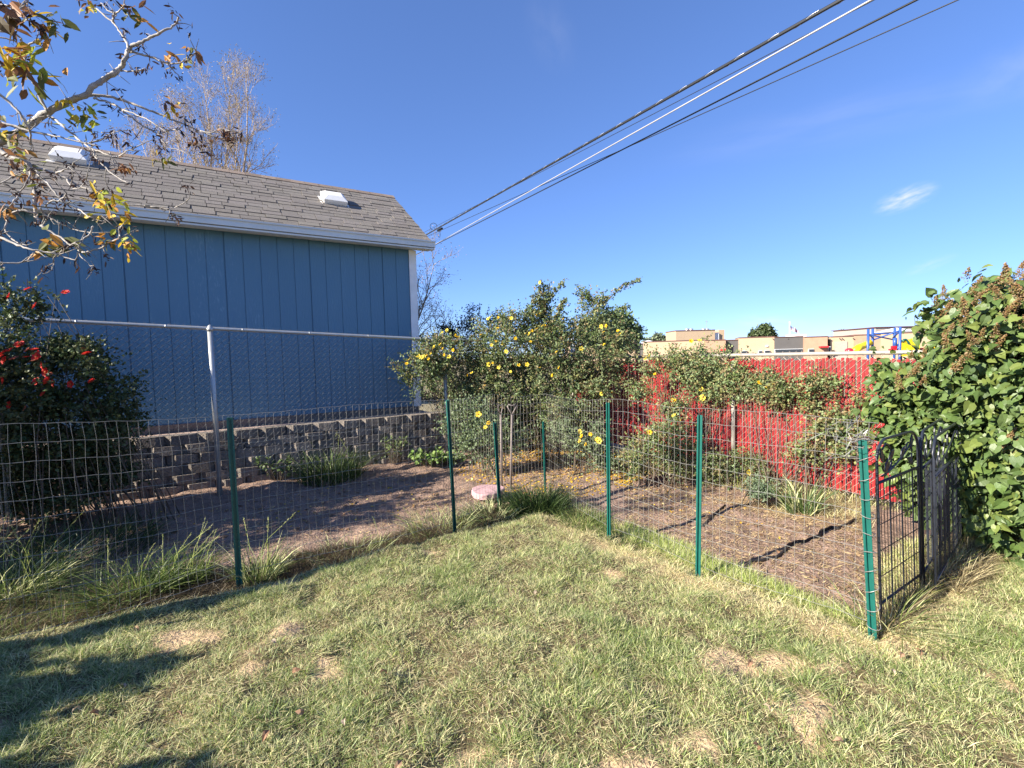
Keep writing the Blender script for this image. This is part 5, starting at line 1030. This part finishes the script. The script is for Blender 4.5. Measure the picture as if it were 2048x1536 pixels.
mb.add(ring, q=[(i*14+j, i*14+(j+1) % 14, i*14+14+(j+1) % 14, i*14+14+j) for i in range(4) for j in range(14)]); mb.build('slide_hood', mRed, pg, True)
for u0, u1, y0, y1 in ((1783, 1792, 692, 700), (1778, 1784, 698, 706), (1828, 1848, 696, 704), (1849, 1870, 694, 696.5)): pbox('rail_panel', u0, u1, y0, y1, py0+.3, mRed if u1 < 1849 else mYel)
for u, yt in ((1790, 676), (1797, 688)): 
    p = dp(u, yt, py0+.6); mb = MB(); mb.tube([p-zz*.6, p], .12, 10); mb.build('bollard', mBlue, pg, True)

# ------------------------------------------------------------------ overhead cables
def cable(label, p0, Y0, p1, Y1, r, m, extra=None, group='overhead utility cables'):
    A_ = dp(*p0, Y0); B_ = dp(*p1, Y1); e = unit(B_-A_); A_ = A_-e*6*(Y0/25); B_ = B_+e*4
    o = thing('utility_cable', label, 'cable', A_, group); tt = np.linspace(0, 1, 80)[:, None]
    P = A_*(1-tt)+B_*tt
    mb = MB(); mb.tube(P, r, 7); mb.build('conductor', m, o, True)
    if extra: extra(o, P, e)
    return o
def lash(o, P, e):
    mb = MB(); n = 900; tt = np.linspace(0, 1, n)[:, None]; Q = P[0]*(1-tt)+P[-1]*tt; a = np.linspace(0, 45*2*np.pi, n); sx = unit(np.cross(e, zz)); sy = np.cross(sx, e); mb.tube(Q+.03*(np.cos(a)[:, None]*sx+np.sin(a)[:, None]*sy), .0045, 4, cap=False); mb.build('lashing_wire', mCableW, o, True)
    mb = MB(); mb.tube(P+sx*.022-zz*.02, .016, 6); mb.build('second_cable', mCable, o, True)
    mb = MB(); c = dp(867, 453, 23.); aa = np.linspace(0, 2*np.pi, 24); mb.tube(c+np.c_[.16*np.cos(aa), 0*aa, .16*np.sin(aa)], .012, 5, cap=False); mb.build('cable_coil', mCable, o); mb = MB(); c = dp(878, 464, 22.5); mb.tube(c+np.c_[.05*np.cos(aa), 0*aa, .14*np.sin(aa)-.1], .012, 5, cap=False); mb.build('cable_coil', mCable, o); mb = MB(); mb.box(dp(880, 459, 22.5), e, sx, sy, (.25, .05, .04)); mb.build('clamp', mCable, o)
cable('thick black bundled cable, uppermost of the overhead lines', (848, 472), 24, (1682, 0), 7.5, .03, mCable, lash)
cable('pale bare wire running just below the thick black cable', (870, 489), 24, (1742, 0), 7.2, .014, mCableW)
cable('dark wire, third of the lines from the top right corner of the shed', (868, 491), 24, (1833, 0), 7.0, .0155, mCable)
cable('thinnest dark wire, lowest of the overhead lines at upper right', (843, 478), 24, (1920, -2), 7.0, .009, mCable)
cable('thin grey wire crossing between the black cable and the pale wire', (838, 470), 24, (1752, -2), 7.2, .007, mCable)
